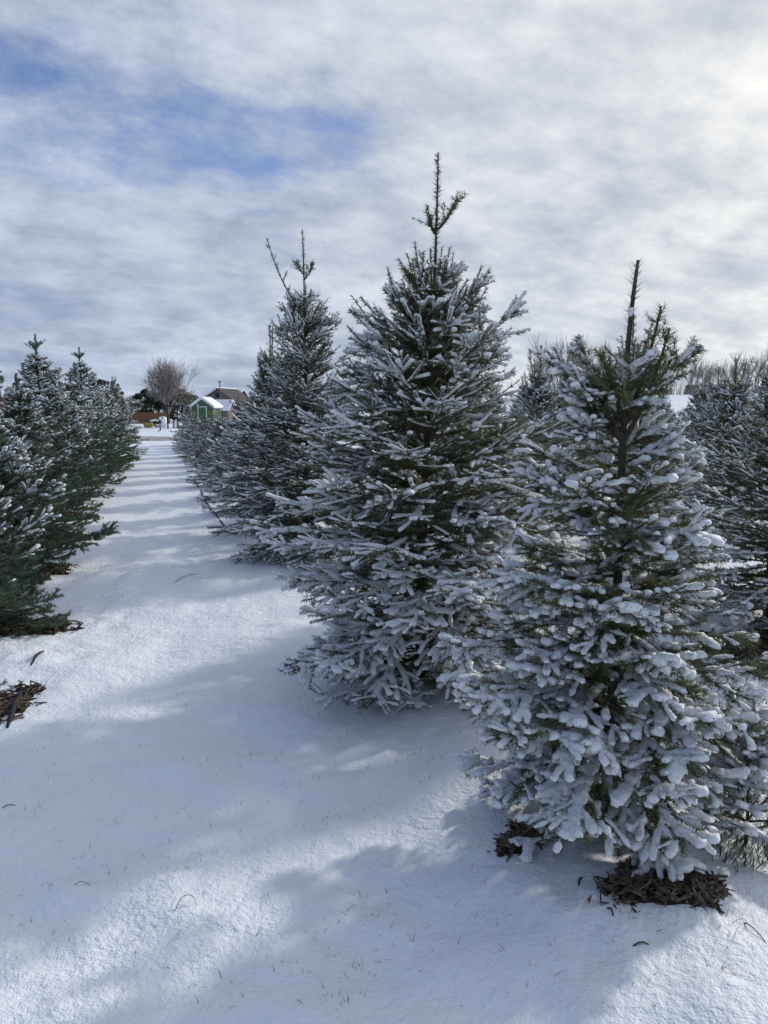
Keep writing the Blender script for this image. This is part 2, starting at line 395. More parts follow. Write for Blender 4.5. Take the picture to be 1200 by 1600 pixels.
def needle_geo(rng, W, ids, T, trunk_xy=None):
    P, D, n, off, own, tt = flat(W, ids)
    a = np.nonzero(own[1:] == own[:-1])[0]; b = a + 1
    seg = P[b] - P[a]; ln = np.linalg.norm(seg, axis=1)
    lev = np.array([W.lev[i] for i in ids])[own[a]]
    dens = T['needles'] * np.where(lev == 1, np.where(tt[a] < .12, .3, .9), 1.0)
    cnt = rng.poisson(ln * dens)
    k = np.repeat(np.arange(len(a)), cnt); N = len(k)
    f = rng.random(N)[:, None]; base = P[a[k]] * (1 - f) + P[b[k]] * f
    d = D[a[k]]; s = nrm(np.cross(d, np.array([.02, .01, 1.]))); u = np.cross(s, d)
    phi = rng.uniform(0, 2 * math.pi, N)
    steep = np.abs(d[:, 2])
    fl = T.get('flat', .6); fl = fl + (1 - fl) * sstep(steep, .5, .9)
    rad = np.cos(phi)[:, None] * s + (np.sin(phi) * fl + T.get('lift', .2) * (1 - sstep(steep, .5, .9)))[:, None] * u
    rad = nrm(rad)
    fw = rng.normal(T.get('forward', .6), .18, N)[:, None]
    nd = nrm(rad + d * fw)
    L = T['needle_len'] * rng.uniform(.7, 1.1, N)
    tipw = nrm(np.cross(nd, rng.normal(size=(N, 3))))
    w = T['needle_w'] * rng.uniform(.8, 1.2, N)
    v = np.empty((N, 3, 3)); v[:, 0] = base + tipw * w[:, None] / 2; v[:, 1] = base - tipw * w[:, None] / 2; v[:, 2] = base + nd * L[:, None]
    upf = np.sum(rad * np.array([0, 0, 1.]), 1)
    fr = T.get('rime', .4) * sstep(upf + .5 * rng.normal(size=N) * .5, -.2, .9) * rng.uniform(.3, 1.0, N)
    patch = vnoise(base * 7 + 31, 9)
    fr *= sstep(patch, -.5, .5) * .7 + .3
    # less rime towards the ground and deep in the crown, where snow does not reach
    if trunk_xy is not None:
        r = np.hypot(base[:, 0] - trunk_xy[0], base[:, 1] - trunk_xy[1]); fr *= .25 + .75 * sstep(r, .08, .3)
    fr *= 1 - T.get('melt', .6) * sstep((base[:, :2] @ SUN[:2]) / max(T['rmax'], .1) , .1, .7)
    fr *= T.get('rime_low', 1.0) + (1 - T.get('rime_low', 1.0)) * sstep(base[:, 2] / T['height'], .15, .55)
    rn = np.array([W.rnd[i] for i in ids])[own[a[k]]] * .5 + rng.random(N) * .5
    yel = np.clip(.1 * rng.random(N) + T.get('yellow', .12) * (np.array([W.rnd[i] for i in ids])[own[a[k]]] > .7), 0, 1)
    att = np.repeat(np.stack([np.clip(fr, 0, 1), rn, yel], 1), 3, 0)
    return v.reshape(-1, 3), np.arange(N * 3).reshape(-1, 3), att

def snow_geo(rng, W, ids, T, trunk):
    """snow lying along the upper side of twigs: lumpy rounded ridges with blunt ends"""
    hw, hh = T['snow_w'], T['snow_h']; lines, lev, rnd = [], [], []
    for i in ids:
        p = W.pts[i]; c = p[-1]
        r = math.hypot(c[0], c[1]) / max(np.interp(c[2], *np.array(T['profile']).T), .1)
        sunny = (c[0] * SUN[0] + c[1] * SUN[1]) / max(T['rmax'], .1)
        pr = T['snow_p'] * (T.get('snow_in', .1) + (1 - T.get('snow_in', .1)) * min(1, max(0, (r - .25) / .4))) * (1 - T.get('melt', .5) * min(1, max(0, sunny * 1.2)))
        lowf = T.get('snow_low', 1.0); pr *= lowf + (1 - lowf) * min(1, max(0, (c[2] / T['height'] - T.get('low0', .1)) / .4))
        pr *= 1 - T.get('snow_high', .0) * min(1, max(0, (c[2] / T['height'] - .4) / .35))
        if W.rnd[i] * .35 + rng.random() * .65 > pr: continue
        d = p[-1] - p[-2]; d = d / max(np.linalg.norm(d), 1e-6)
        f0 = T.get('snow_from', .0) if W.lev[i] > 1 else max(T.get('snow_from', .0), .35)
        q = p[int(f0 * (len(p) - 1)):]
        if len(q) < 2: q = p[-2:]
        if T.get('snow_sub', 1) > 1:
            n = (len(q) - 1) * T['snow_sub'] + 1; t = np.linspace(0, len(q) - 1, n); k = np.minimum(t.astype(int), len(q) - 2); q = q[k] * (1 - (t - k))[:, None] + q[k + 1] * (t - k)[:, None]
        q = np.concatenate([q[:1] - d * hw * .5, q, [c + d * hw * .55, c + d * hw * .95]]); lines.append(q); lev.append(W.lev[i]); rnd.append(W.rnd[i])
    if not lines: return None
    n = np.array([len(q) for q in lines]); P = np.concatenate(lines); D = np.concatenate([tangents(q) for q in lines])
    own = np.repeat(np.arange(len(lines)), n); off = np.concatenate([[0], np.cumsum(n)]); loc = np.arange(len(P)) - off[own]; rem = n[own] - 1 - loc
    tt = loc / (n[own] - 1); lev = np.array(lev)[own]; tw = np.array(rnd)[own]
    c = np.sqrt(np.clip(1 - D[:, 2] ** 2, 0.02, 1))
    lump = .30 * vnoise(P * 45, 11) + .22 * vnoise(P * 95, 12) + .25 * vnoise(P * 12, 13)
    gapn = vnoise(P * 11 + 50, 14) + .5 * vnoise(P * 30, 15)
    cov = sstep(gapn, T.get('gap_lo', -1.1), T.get('gap_lo', -1.1) + .35) * (1 - sstep(np.abs(D[:, 2]), .80, .97) * .8)
    end = np.where(rem == 0, .12, np.where(rem == 1, .72, 1.0)) * np.where(loc == 0, .25, 1.0)
    size = (1 + lump) * (.60 + .62 * tw) * (.85 + T.get('tip_snow', .25) * tt) * end * (.3 + .7 * cov)
    W_, H_ = hw * size * (.6 + .4 * c), hh * size * (.4 + .6 * c)
    big_low = 1 + T.get('low_big', .0) * (1 - sstep(P[:, 2] / T['height'], .1, .55)); W_ = W_ * big_low; H_ = H_ * big_low
    W_ = W_ * np.where(lev == 1, 1.55, np.where(lev == 2, 1 + .55 * (1 - tt), 1.0)) # snow bridges the forks of the sprays
    s = nrm(np.cross(D, np.array([.02, .01, 1.]))); u = np.cross(s, D)
    ang = np.radians([-50, 5, 55, 125, 175, 230]) if T.get('snow_k', 6) == 6 else np.radians([-35, 40, 140, 215]); k = len(ang)
    ca, sa = np.cos(ang), np.sin(ang)
    rv = 1 + T.get('snow_rough', .10) * rng.normal(size=(len(P), k))
    base = P + u * (T.get('snow_off', .004)) + np.array([0, 0, .25]) * H_[:, None]
    v = base[:, None] + (W_[:, None] * ca[None] * rv)[..., None] * s[:, None] + (H_[:, None] * sa[None] * rv)[..., None] * u[:, None]
    a = np.nonzero(own[1:] == own[:-1])[0]
    okp = cov > .12; a = a[okp[a] | okp[a + 1]]
    seg = a[:, None] * k; j = np.arange(k)[None]; j2 = (j + 1) % k
    q = np.stack([seg + j, seg + j2, seg + k + j2, seg + k + j], -1).reshape(-1, 4)
    v = v.reshape(-1, 3); used = np.unique(q); mp = np.full(len(v), -1); mp[used] = np.arange(len(used))
    return v[used], mp[q]

def trunk_snow(rng, trunk, trad, z0, z1, side, w, gap=.0):
    """snow blown against one side of a stem"""
    z = np.arange(z0, z1, .012); p = np.stack([np.interp(z, trunk[:, 2], trunk[:, i]) for i in range(3)], 1)
    r = np.interp(z, trunk[:, 2], trad); side = np.array([*side, 0.]); side /= np.linalg.norm(side); lat = np.cross((0, 0, 1.), side)
    cov = sstep(vnoise(p * 13 + 7, 21) + .4 * vnoise(p * 40, 22), gap - .45, gap + .45)
    ang = np.radians([-75, -45, -15, 15, 45, 75]); k = 6
    rr = r[:, None] * .55 + (r[:, None] * .65 + w * (1 + .5 * vnoise(p * 60, 23))[:, None]) * cov[:, None]
    v = p[:, None] + rr[..., None] * (np.cos(ang)[None, :, None] * side + np.sin(ang)[None, :, None] * lat)
    i = np.arange(len(z) - 1)[:, None] * k; j = np.arange(k - 1)[None]
    q = np.stack([i + j, i + j + 1, i + k + j + 1, i + k + j], -1).reshape(-1, 4)
    return v.reshape(-1, 3), q

def stem_needles(rng, trunk, z0, z1, n, length, w, forward=.5):
    z = rng.uniform(z0, z1, n); p = np.stack([np.interp(z, trunk[:, 2], trunk[:, i]) for i in range(3)], 1)
    az = rng.uniform(0, 6.283, n); nd = nrm(np.stack([np.cos(az), np.sin(az), rng.normal(forward, .2, n)], 1))
    t = nrm(np.cross(nd, rng.normal(size=(n, 3)))); L = length * rng.uniform(.7, 1.2, n)
    v = np.empty((n, 3, 3)); v[:, 0] = p + t * w / 2; v[:, 1] = p - t * w / 2; v[:, 2] = p + nd * L[:, None]
    att = np.repeat(np.stack([rng.uniform(0, .3, n), rng.random(n), rng.uniform(0, .2, n)], 1), 3, 0)
    return v.reshape(-1, 3), np.arange(n * 3).reshape(-1, 3), att

def joined(name, parts, mats):
    """parts: list of (verts, tris, quads, mat index, tint or None, smooth) -> one mesh, tris first"""
    V, Tt, Qq, mt, mq, A, st, sq, o = [], [], [], [], [], [], [], [], 0
    for v, t, q, mi, at_, sm in parts:
        V.append(v); A.append(at_ if at_ is not None else np.zeros((len(v), 3)))
        if t is not None and len(t): Tt.append(t + o); mt.append(np.full(len(t), mi)); st.append(np.full(len(t), sm))
        if q is not None and len(q): Qq.append(q + o); mq.append(np.full(len(q), mi)); sq.append(np.full(len(q), sm))
        o += len(v)
    return mesh_from(name, np.concatenate(V), np.concatenate(Tt) if Tt else None, np.concatenate(Qq) if Qq else None, mats,
                     np.concatenate(mt + mq), smooth=np.concatenate(st + sq), attrs=np.concatenate(A))

def make_conifer(seed, T, by_bough):
    """returns a template: list of (part name, mesh, [(sub-part name, mesh)])"""
    rng = np.random.default_rng(seed); trunk, trad, W = grow_tree(rng, T)
    T['rmax'] = max(r for _, r in T['profile'])
    nm = T.get('mat', 'fir'); out = []
    v, q, t = tube_geo(trunk, trad, 8)
    parts = [(v, t, q, 0, None, True)]
    ct = T['crown_top']
    if T.get('stem_needles'):
        nv, ntr, na = stem_needles(rng, trunk, ct * .86, T['height'] * .995, T['stem_needles'], T['needle_len'] * T.get('stem_len', 1.15), T['needle_w'], T.get('stem_fw', .5)); parts.append((nv, ntr, None, 1, na, False))
    tm = joined('trunk', parts, [M['bark'], M[nm]]); subs = []
    if T.get('stem_snow'):
        sv, sq = trunk_snow(rng, trunk, trad, T['stem_snow'][0], T['stem_snow'][1], T['stem_snow'][2], T['stem_snow'][3], T['stem_snow'][4])
        subs.append(('snow', mesh_from('snow', sv, None, sq, [M['snow']], smooth=True)))
    out.append(('trunk', tm, subs))
    # forked leader shoots, each a stem of its own
    for (z0, az, ln, pit) in T.get('leaders', ()):
        tp = np.array([np.interp(z0, trunk[:, 2], trunk[:, 0]), np.interp(z0, trunk[:, 2], trunk[:, 1]), z0])
        m = 16; tt = np.linspace(0, 1, m); el = R(pit) + R(84 - pit) * tt ** .7 * .8
        d = np.stack([np.cos(el) * math.cos(az), np.cos(el) * math.sin(az), np.sin(el)], 1)
        p = tp + np.concatenate([[np.zeros(3)], np.cumsum(d[:-1] * ln / (m - 1), 0)])
        v, q, t = tube_geo(p, .006 * (1 - tt) + .0032, 6); lw = Twigs(); lw.add(p, 2, 0, .004, .5)
        for s_ in np.arange(.25, .97, .13):
            for sg in (-1, 1):
                i = int(s_ * (m - 1)); ll = .05 + .14 * (1 - s_) * rng.uniform(.6, 1.3); aa = az + sg * 1.4 + rng.normal(0, .4)
                e = nrm(np.array([math.cos(aa), math.sin(aa), rng.uniform(.5, 1.2)])); lw.add(p[i] + np.linspace(0, ll, 5)[:, None] * e, 2, 0, .002, rng.random())
        nv, ntr, na = needle_geo(rng, lw, list(range(len(lw.pts))), dict(T, needles=T['needles'] * .8))
        wv, wq = wood_geo(lw, list(range(1, len(lw.pts))))
        out.append(('leader_shoot', joined('leader_shoot', [(v, t, q, 0, None, True), (wv, None, wq, 0, None, True), (nv, ntr, None, 1, na, False)], [M['twig'], M[nm]]), []))
    groups = [[i for i in range(len(W.pts)) if W.bough[i] == b] for b in range(W.nb)] if by_bough else [list(range(len(W.pts)))]
    for ids in groups:
        if not ids: continue
        wi = [i for i in ids if W.lev[i] <= T.get('wood_lev', 2)]
        wv, wq = wood_geo(W, wi, 3)
        nv, ntr, na = needle_geo(rng, W, ids, T, (0, 0))
        me = joined('bough' if by_bough else 'crown', [(wv, None, wq, 0, None, True), (nv, ntr, None, 1, na, False)], [M['twig'], M[nm]])
        sg = snow_geo(rng, W, ids, T, trunk); subs = []
        if sg is not None: subs.append(('snow', mesh_from('snow', sg[0], None, sg[1], [M['snow']], smooth=True)))
        out.append(('bough' if by_bough else 'crown', me, subs))
    return out
def tris_of(tpl):
    return sum(len(me.polygons) + sum(len(sm.polygons) * 2 for _, sm in subs) for _, me, subs in tpl)
def place_conifer(name, tpl, x, y, rz, label, group, scale=1.0, dz=0.0, sxy=None):
    e = empty(name, (x, y, gz(x, y) + dz), rz); e.scale = (sxy or scale, sxy or scale, scale)
    tag(e, label, 'fir tree', group)
    for pn, me, subs in tpl:
        o = link(pn, me, e)
        for sn, sm in subs: link(sn, sm, o)['kind'] = 'stuff'
    return e

W_ = (-.85, -.5)       # the side the snow was blown from
TPL = {}
TPL['near'] = make_conifer(11, dict(mat='douglas', height=2.05, crown_top=1.60, h0=.12, gap=.10, whorl=8, r0=.018, r1=.0055, taper=.8, tip=.02, lean=(.015, 0), wobble=.008,
    profile=[(0, .38), (.2, .47), (.45, .53), (.75, .53), (1.0, .45), (1.25, .35), (1.5, .25), (1.65, .18), (1.75, .11)],
    pitch=[(0, -12), (.2, -6), (.45, 14), (.65, 32), (.8, 46), (1, 55)], sag=18, upturn=26, bare=.07, lat_gap=.040, lat_k=.6, lat_max=.24, lat_tilt=-8, lat_var=20, lat_rise=-.05, tip_len=.07, node=3,
    sub_min=.09, sub_k=.40, sub_gap=.056, sub_len=(.025, .05), sub_tip=.04, step=.026, needles=880, needle_len=.031, needle_w=.0026, flat=.8, forward=.7, lift=.15, thin=.36, rime=.34, melt=.5, yellow=.4,
    snow_high=.0, low_big=.12, snow_w=.0125, snow_h=.0105, snow_p=.72, snow_in=.04, snow_sub=2, gap_lo=-.5, tip_snow=.3, snow_off=.004, snow_rough=.2, skew=(.16, math.pi),
    leaders=[(1.5, .15, .42, 66), (1.45, -.35, .40, 60), (1.55, 2.9, .22, 58)], stem_needles=420, stem_len=1.4, stem_fw=.8, stem_snow=(1.5, 1.9, W_, .002, -.2),
    extra=[(.66, -.35, .56, 8), (.9, .1, .42, 30), (.42, .05, .40, 20), (.45, -1.5, .50, 0), (.55, -1.95, .48, 4), (.6, -1.2, .46, 7), (.75, -1.65, .45, 12), (.9, -1.35, .42, 20), (.85, -2.05, .44, 18), (1.05, -1.7, .38, 28), (1.2, -1.4, .32, 36), (.34, -1.3, .50, -6), (1.0, -1.1, .38, 26), (.68, -2.4, .48, 10), (1.45, math.pi * .98, .40, 50), (1.5, math.pi * .86, .34, 58), (1.5, -.2, .36, 50), (1.46, 1.9, .32, 58), (1.55, 4.6, .26, 60)]), True)
TPL['centre'] = make_conifer(23, dict(mat='douglas', height=2.90, crown_top=2.02, h0=.08, gap=.096, whorl=11, r0=.026, r1=.0035, lean=(.07, 0),
    profile=[(0, .62), (.2, .76), (.5, .87), (.85, .90), (1.2, .84), (1.6, .68), (1.9, .52), (2.1, .38), (2.25, .29), (2.33, .14)],
    pitch=[(0, -14), (.15, -4), (.35, 14), (.55, 34), (.7, 50), (.85, 62), (1, 70)], sag=14, upturn=20, bare=.07, lat_gap=.043, lat_k=.52, lat_max=.25, lat_tilt=-6, lat_var=24, tip_len=.12, node=3,
    sub_min=.10, sub_k=.38, sub_gap=.060, sub_len=(.03, .055), sub_tip=.045, step=.038, needles=400, needle_len=.028, needle_w=.0043, flat=.75, forward=.7, lift=.1, rime=.58, thin=.22, melt=.5, yellow=.3,
    snow_high=.0, low_big=.3, snow_w=.0108, snow_h=.009, snow_p=.70, snow_in=.02, snow_sub=1, gap_lo=-.45, tip_snow=.3, snow_rough=.15,
    stem_needles=900, leaders=[(2.50, .3, .22, 40), (2.48, 2.9, .08, 45)],
    extra=[(1.7, math.pi * .97, .62, 48), (1.85, math.pi * .9, .5, 60), (1.65, -.15, .7, 46), (1.85, .2, .55, 55), (2.0, 2.6, .42, 68), (2.02, 3.8, .42, 70), (2.05, 5.6, .36, 72), (2.1, 1.0, .34, 74), (1.95, 4.6, .45, 66), (1.8, 3.3, .55, 64), (1.78, 5.9, .58, 62), (1.85, 4.0, .5, 70), (1.9, 5.2, .46, 72), (2.05, 0.3, .36, 70)]), True)
TPL['third'] = make_conifer(37, dict(mat='fir', height=3.34, crown_top=2.5, h0=.08, gap=.105, whorl=11, r0=.026, r1=.004,
    profile=[(0, .70), (.25, .88), (.6, .95), (1.0, .88), (1.5, .66), (1.9, .50), (2.2, .42), (2.5, .34), (2.75, .2)],
    pitch=[(0, -10), (.2, 3), (.4, 23), (.6, 44), (.8, 56), (1, 64)], sag=10, upturn=16, bare=.1, lat_gap=.056, lat_k=.54, lat_max=.28, tip_len=.14, node=3,
    sub_min=.12, sub_k=.36, sub_gap=.078, sub_len=(.035, .06), sub_tip=.05, step=.045, needles=330, needle_len=.029, needle_w=.006, flat=.75, forward=.7, rime=.65, melt=.4, thin=.45,
    snow_high=.0, snow_w=.0112, snow_h=.009, snow_p=.58, snow_in=.02, snow_sub=1, snow_k=4, gap_lo=-.45, stem_needles=500, leaders=[(2.5, math.pi * .97, .86, 48), (2.85, .2, .2, 40), (2.9, 2.8, .15, 40)]), True)
GEN = dict(mat='fir', r0=.036, r1=.004, sag=10, upturn=18, bare=.12, lat_gap=.058, lat_k=.54, lat_max=.26, tip_len=.13, node=3, sub_min=.12, sub_k=.36, sub_gap=.075, sub_len=(.035, .06), sub_tip=.05, step=.05, needles=270, needle_len=.031,
    needle_w=.0085, flat=.75, forward=.7, rime=.95, melt=.3, snow_w=.0135, snow_h=.011, snow_p=.68, snow_in=.05, snow_sub=1, snow_k=4, gap_lo=-.4, stem_needles=300)
TPL['open_a'] = make_conifer(41, dict(GEN, height=2.3, crown_top=1.85, h0=.09, gap=.11, whorl=9, profile=[(0, .62), (.25, .78), (.6, .82), (1.0, .68), (1.4, .46), (1.7, .3), (1.9, .12)],
    pitch=[(0, -8), (.2, 6), (.45, 28), (.7, 48), (1, 60)], thin=.3, leaders=[(1.7, .4, .60, 64), (1.6, 2.2, .55, 62), (1.55, 4.4, .45, 60), (1.5, 5.5, .4, 60)]), False)
TPL['open_b'] = make_conifer(43, dict(GEN, mat='douglas', height=2.1, crown_top=1.7, h0=.09, gap=.11, whorl=9, profile=[(0, .66), (.3, .82), (.7, .8), (1.1, .62), (1.4, .45), (1.7, .2)],
    pitch=[(0, -5), (.2, 10), (.45, 32), (.7, 50), (1, 62)], thin=.3, leaders=[(1.55, 1.2, .55, 64), (1.5, 3.6, .42, 60), (1.45, 5.2, .4, 58)]), False)
NOB = dict(low0=.24, mat='noble', r0=.042, r1=.005, sag=4, upturn=26, bare=.12, lat_gap=.048, lat_k=.6, lat_max=.24, lat_tilt=6, lat_var=22, bottle=.2, lat_rise=.2, tip_len=.09, node=3, sub_min=.10, sub_k=.4, sub_gap=.062, sub_len=(.03, .055), step=.035,
    needles=560, needle_len=.030, needle_w=.0058, flat=.9, forward=.8, lift=.25, rime=.75, rime_low=.2, melt=.0, snow_w=.0155, snow_h=.0125, snow_p=.64, snow_in=.0, snow_low=.04, snow_from=.66, snow_sub=1, snow_k=4, gap_lo=-.45, tip_snow=.4, stem_needles=500)
TPL['noble_near'] = make_conifer(51, dict(NOB, height=1.5, crown_top=1.32, h0=.06, gap=.085, whorl=10, profile=[(0, .84), (.25, .90), (.6, .82), (.9, .62), (1.2, .34), (1.36, .15)],
    pitch=[(0, -4), (.3, 18), (.6, 34), (1, 52)]), False)
TPL['noble_tall'] = make_conifer(53, dict(NOB, height=2.6, crown_top=2.25, h0=.08, gap=.12, whorl=9, needles=340, needle_w=.0095, step=.045, lat_gap=.058,
    profile=[(0, .72), (.25, .86), (.7, .80), (1.1, .62), (1.5, .46), (1.9, .36), (2.2, .24), (2.3, .1)], pitch=[(0, 0), (.3, 14), (.6, 22), (.85, 24), (1, 40)], snow_from=.25, gap_lo=-.6,
    leaders=[(2.38, .4, .1, 35), (2.36, 3.4, .1, 35)]), False)
TPL['noble_bushy'] = make_conifer(57, dict(NOB, height=2.0, crown_top=1.75, h0=.08, gap=.11, whorl=9, needles=340, needle_w=.0095, step=.045, lat_gap=.058,
    profile=[(0, .74), (.25, .88), (.7, .78), (1.1, .58), (1.5, .32), (1.8, .12)], pitch=[(0, 0), (.3, 16), (.6, 30), (1, 48)]), False)
for k, v in TPL.items(): print('template', k, tris_of(v), len(v))

g_r = 'firs in the row beside the path on its right'
x, y, _ = gp(945, 1322); place_conifer('fir_tree', TPL['near'], x, y, 0, 'thickly snow-laden open fir with bare stub top nearest the camera, at wood chips', g_r)
x, y, _ = gp(657, 1070); place_conifer('fir_tree', TPL['centre'], x, y, 0, 'tall broad snowy fir with one long thin leader, in the middle of the picture', g_r, sxy=1.07)
x, y = rowpt(7.9, 1.52); place_conifer('fir_tree', TPL['third'], x, y, 0, 'tall snowy fir with forked twin leader behind the middle fir', g_r)
ORD = ['first', 'second', 'third', 'fourth', 'fifth', 'sixth', 'seventh', 'eighth', 'ninth', 'tenth', 'eleventh', 'twelfth', 'thirteenth', 'fourteenth', 'fifteenth']
rr = random.Random(5)
# right row, beyond the twin-leader fir: (s, template, height)
for i, (s, k, h) in enumerate([(9.85, 'open_a', 2.6), (11.8, 'open_b', 1.75), (13.7, 'open_a', 1.75), (15.7, 'open_b', 1.5), (17.6, 'open_a', 1.55), (19.6, 'open_b', 1.4), (21.5, 'open_a', 1.45), (23.5, 'open_b', 1.35),
                               (25.4, 'open_a', 1.4), (27.4, 'open_b', 1.35), (29.3, 'open_a', 1.5), (31.3, 'open_b', 1.5), (33.3, 'open_a', 1.9)]):
    x, y = rowpt(s, 1.43 + rr.uniform(-.08, .08)); f = h / (2.3 if k == 'open_a' else 2.1)
    place_conifer('fir_tree', TPL[k], x, y, rr.uniform(0, 6.28), f'snowy fir in the row right of the path, {ORD[i]} behind the twin-leader fir', g_r, f, sxy=max(f, .92))
# left row
g_l = 'firs in the row beside the path on its left'
LEFT = [(6.05, -1.5, 'noble_near', 1.42, 'low dense green fir at the lower left, snow only on its tips'),
        (8.0, -1.5, 'noble_near', 1.62, 'dense fir in the left row, second from the camera'),
        (10.0, -1.5, 'noble_bushy', 1.95, 'dense fir in the left row, third from the camera'),
        (11.95, -1.5, 'noble_tall', 2.6, 'tall slim fir with pale layered spire, fourth in the left row'),
        (13.9, -1.45, 'noble_bushy', 2.0, 'dense fir in the left row, fifth from the camera'),
        (15.8, -1.45, 'noble_bushy', 2.2, 'dense fir in the left row, sixth from the camera'),
        (17.75, -1.4, 'noble_tall', 2.8, 'tall fir with slender bare leader, seventh in the left row'),
        (19.7, -1.35, 'noble_bushy', 2.2, 'dense fir in the left row, eighth from the camera'),
        (21.8, -1.2, 'noble_bushy', 2.3, 'dense fir in the left row, ninth from the camera'),
        (24.3, -1.05, 'open_b', 2.5, 'pale frosted fir at the far end of the left row')]
HT = dict(noble_near=1.5, noble_bushy=2.0, noble_tall=2.6, open_a=2.3, open_b=2.1)
for i, (s, lat, k, h, lab) in enumerate(LEFT):
    x, y = rowpt(s, lat); f = h / HT[k]
    place_conifer('fir_tree', TPL[k], x, y, rr.uniform(0, 6.28), lab, g_l, f, sxy=max(f, .95) * 1.06)
# rows to the right
row_names = {4.35: 'second row right of the path', 7.27: 'third row right of the path', 10.2: 'fourth row right of the path', 13.1: 'fifth row right of the path', 16.0: 'sixth row right of the path'}
ROWS = {4.35: [(4.45, 'open_b', 2.05), (6.4, 'open_a', 2.42), (8.3, 'open_a', 2.25), (10.2, 'open_b', 2.2), (12.2, 'open_a', 2.2)],
        7.27: [(8.3, 'open_b', 2.2), (10.2, 'open_a', 2.15), (12.2, 'open_b', 2.2), (14.1, 'open_a', 2.3)],
        10.2: [(10.3, 'open_a', 2.35), (12.2, 'open_a', 2.3), (14.1, 'open_b', 2.15), (16.1, 'open_a', 2.3), (18.0, 'open_b', 2.3), (20.0, 'open_a', 2.5), (22.0, 'open_b', 2.4)],
        13.1: [(14.0, 'open_a', 2.5), (16.0, 'open_b', 2.3), (18.0, 'open_a', 2.5), (20.0, 'open_b', 2.4), (22.0, 'open_a', 2.5), (24.0, 'open_b', 2.6), (26.0, 'open_a', 2.6)],
        16.0: [(16.0, 'open_b', 2.5), (18.0, 'open_a', 2.6), (20.0, 'open_b', 2.4), (22.0, 'open_a', 2.7), (24.0, 'open_b', 2.5), (26.0, 'open_a', 2.6)]}
for lat, lst in ROWS.items():
    for i, (s, k, h) in enumerate(lst):
        x, y = rowpt(s, lat + rr.uniform(-.1, .1)); f = h / HT[k]
        place_conifer('fir_tree', TPL[k], x, y, rr.uniform(0, 6.28), f'snowy fir in the {row_names[lat]}, {ORD[i]} from the camera', 'firs in the rows further right', f, sxy=max(f, .9))

# young fir beside the nearest tree
TPL['young'] = make_conifer(61, dict(GEN, mat='douglas', height=.50, crown_top=.46, h0=.035, gap=.05, whorl=5, r0=.005, r1=.0025, profile=[(0, .26), (.15, .30), (.3, .22), (.45, .1)],
    pitch=[(0, 12), (.4, 32), (1, 60)], lat_gap=.035, lat_max=.13, step=.022, needles=900, needle_w=.0019, needle_len=.026, snow_w=.0125, snow_h=.015, snow_p=.85, snow_sub=2, gap_lo=-.7, melt=.2, stem_needles=60), True)
x, y, _ = gp(1165, 1318); place_conifer('young_fir', TPL['young'], x, y, .4, 'knee-high young fir with snow clumps beside the nearest fir', None)

# ------------------------------------------------------------------ wood chips, hoses, twigs, grass
MULCH = []
def mulch(name, cx, cy, rx, ry, rz, seed, chips, label, size=1.0):
    rng = np.random.default_rng(seed); n = 44
    u = np.linspace(-1.25, 1.25, n); A, B = np.meshgrid(u, u)
    ca, sa = math.cos(rz), math.sin(rz)
    def world_(a, b): return cx + rx * a * ca - ry * b * sa, cy + rx * a * sa + ry * b * ca
    def mask(a, b, X, Y):
        p = np.stack([X.ravel(), Y.ravel(), np.full(X.size, seed * 1.7)], 1)
        return (1 - np.hypot(a, b).ravel() + .32 * vnoise(p * 7, 31) + .34 * vnoise(p * 19, 32) + .22 * vnoise(p * 44, 34)).reshape(X.shape)
    X, Y = world_(A, B); mk = mask(A, B, X, Y)
    p = np.stack([X.ravel(), Y.ravel(), np.zeros(X.size)], 1)
    Z = ground_h(X, Y) + np.clip(mk, -.5, .25) * .07 - .004 + (.006 * vnoise(p * 45, 33)).reshape(X.shape)
    i = (np.arange(n - 1)[:, None] * n + np.arange(n - 1)[None]).ravel(); q = np.stack([i, i + 1, i + n + 1, i + n], 1)
    bed = tag(link(name, mesh_from(name, np.stack([X.ravel(), Y.ravel(), Z.ravel()], 1), None, q, [M['mulch']], smooth=True)), label, 'wood chips', 'beds of wood chips under the firs', 'stuff')
    mb = MB(); A1, B1 = rng.uniform(-1.35, 1.35, (2, chips * 6)); X1, Y1 = world_(A1, B1); m1 = mask(A1, B1, X1, Y1); G1 = ground_h(X1, Y1)
    ok = np.nonzero((m1 > -.12) & ((m1 > .04) | (rng.random(len(m1)) < .2)))[0][:chips]
    for i in ok:
        m = m1[i]
        L = size * rng.uniform(.012, .036) * (1.5 if rng.random() < .15 else 1); w = size * rng.uniform(.0025, .007); h = size * rng.uniform(.0012, .003)
        yaw = rng.uniform(0, 6.28); pt = rng.normal(0, .3); rl = rng.normal(0, .5)
        cy_, sy_, cp, sp_, cr, sr = math.cos(yaw), math.sin(yaw), math.cos(pt), math.sin(pt), math.cos(rl), math.sin(rl)
        Mx = np.array([[cy_, -sy_, 0], [sy_, cy_, 0], [0, 0, 1]]) @ np.array([[cp, 0, sp_], [0, 1, 0], [-sp_, 0, cp]]) @ np.array([[1, 0, 0], [0, cr, -sr], [0, sr, cr]])
        z = G1[i] + min(max(m, -.1), .25) * .07 + rng.uniform(-.002, .010) - (.004 if m < .05 else 0)
        v = np.array([[-1, -.5, -1], [-.7, .9, -1], [1, .3, -1], [.8, -.8, -1], [-1, -.5, 1], [-.7, .9, 1], [1, .3, 1], [.8, -.8, 1]]) * (L, w, h)
        mb.add(v @ Mx.T + (X1[i], Y1[i], z), q=[[0, 1, 2, 3], [4, 7, 6, 5], [0, 4, 5, 1], [1, 5, 6, 2], [2, 6, 7, 3], [3, 7, 4, 0]])
    c = mb.build('chips', M['chip'], bed); c['kind'] = 'stuff'
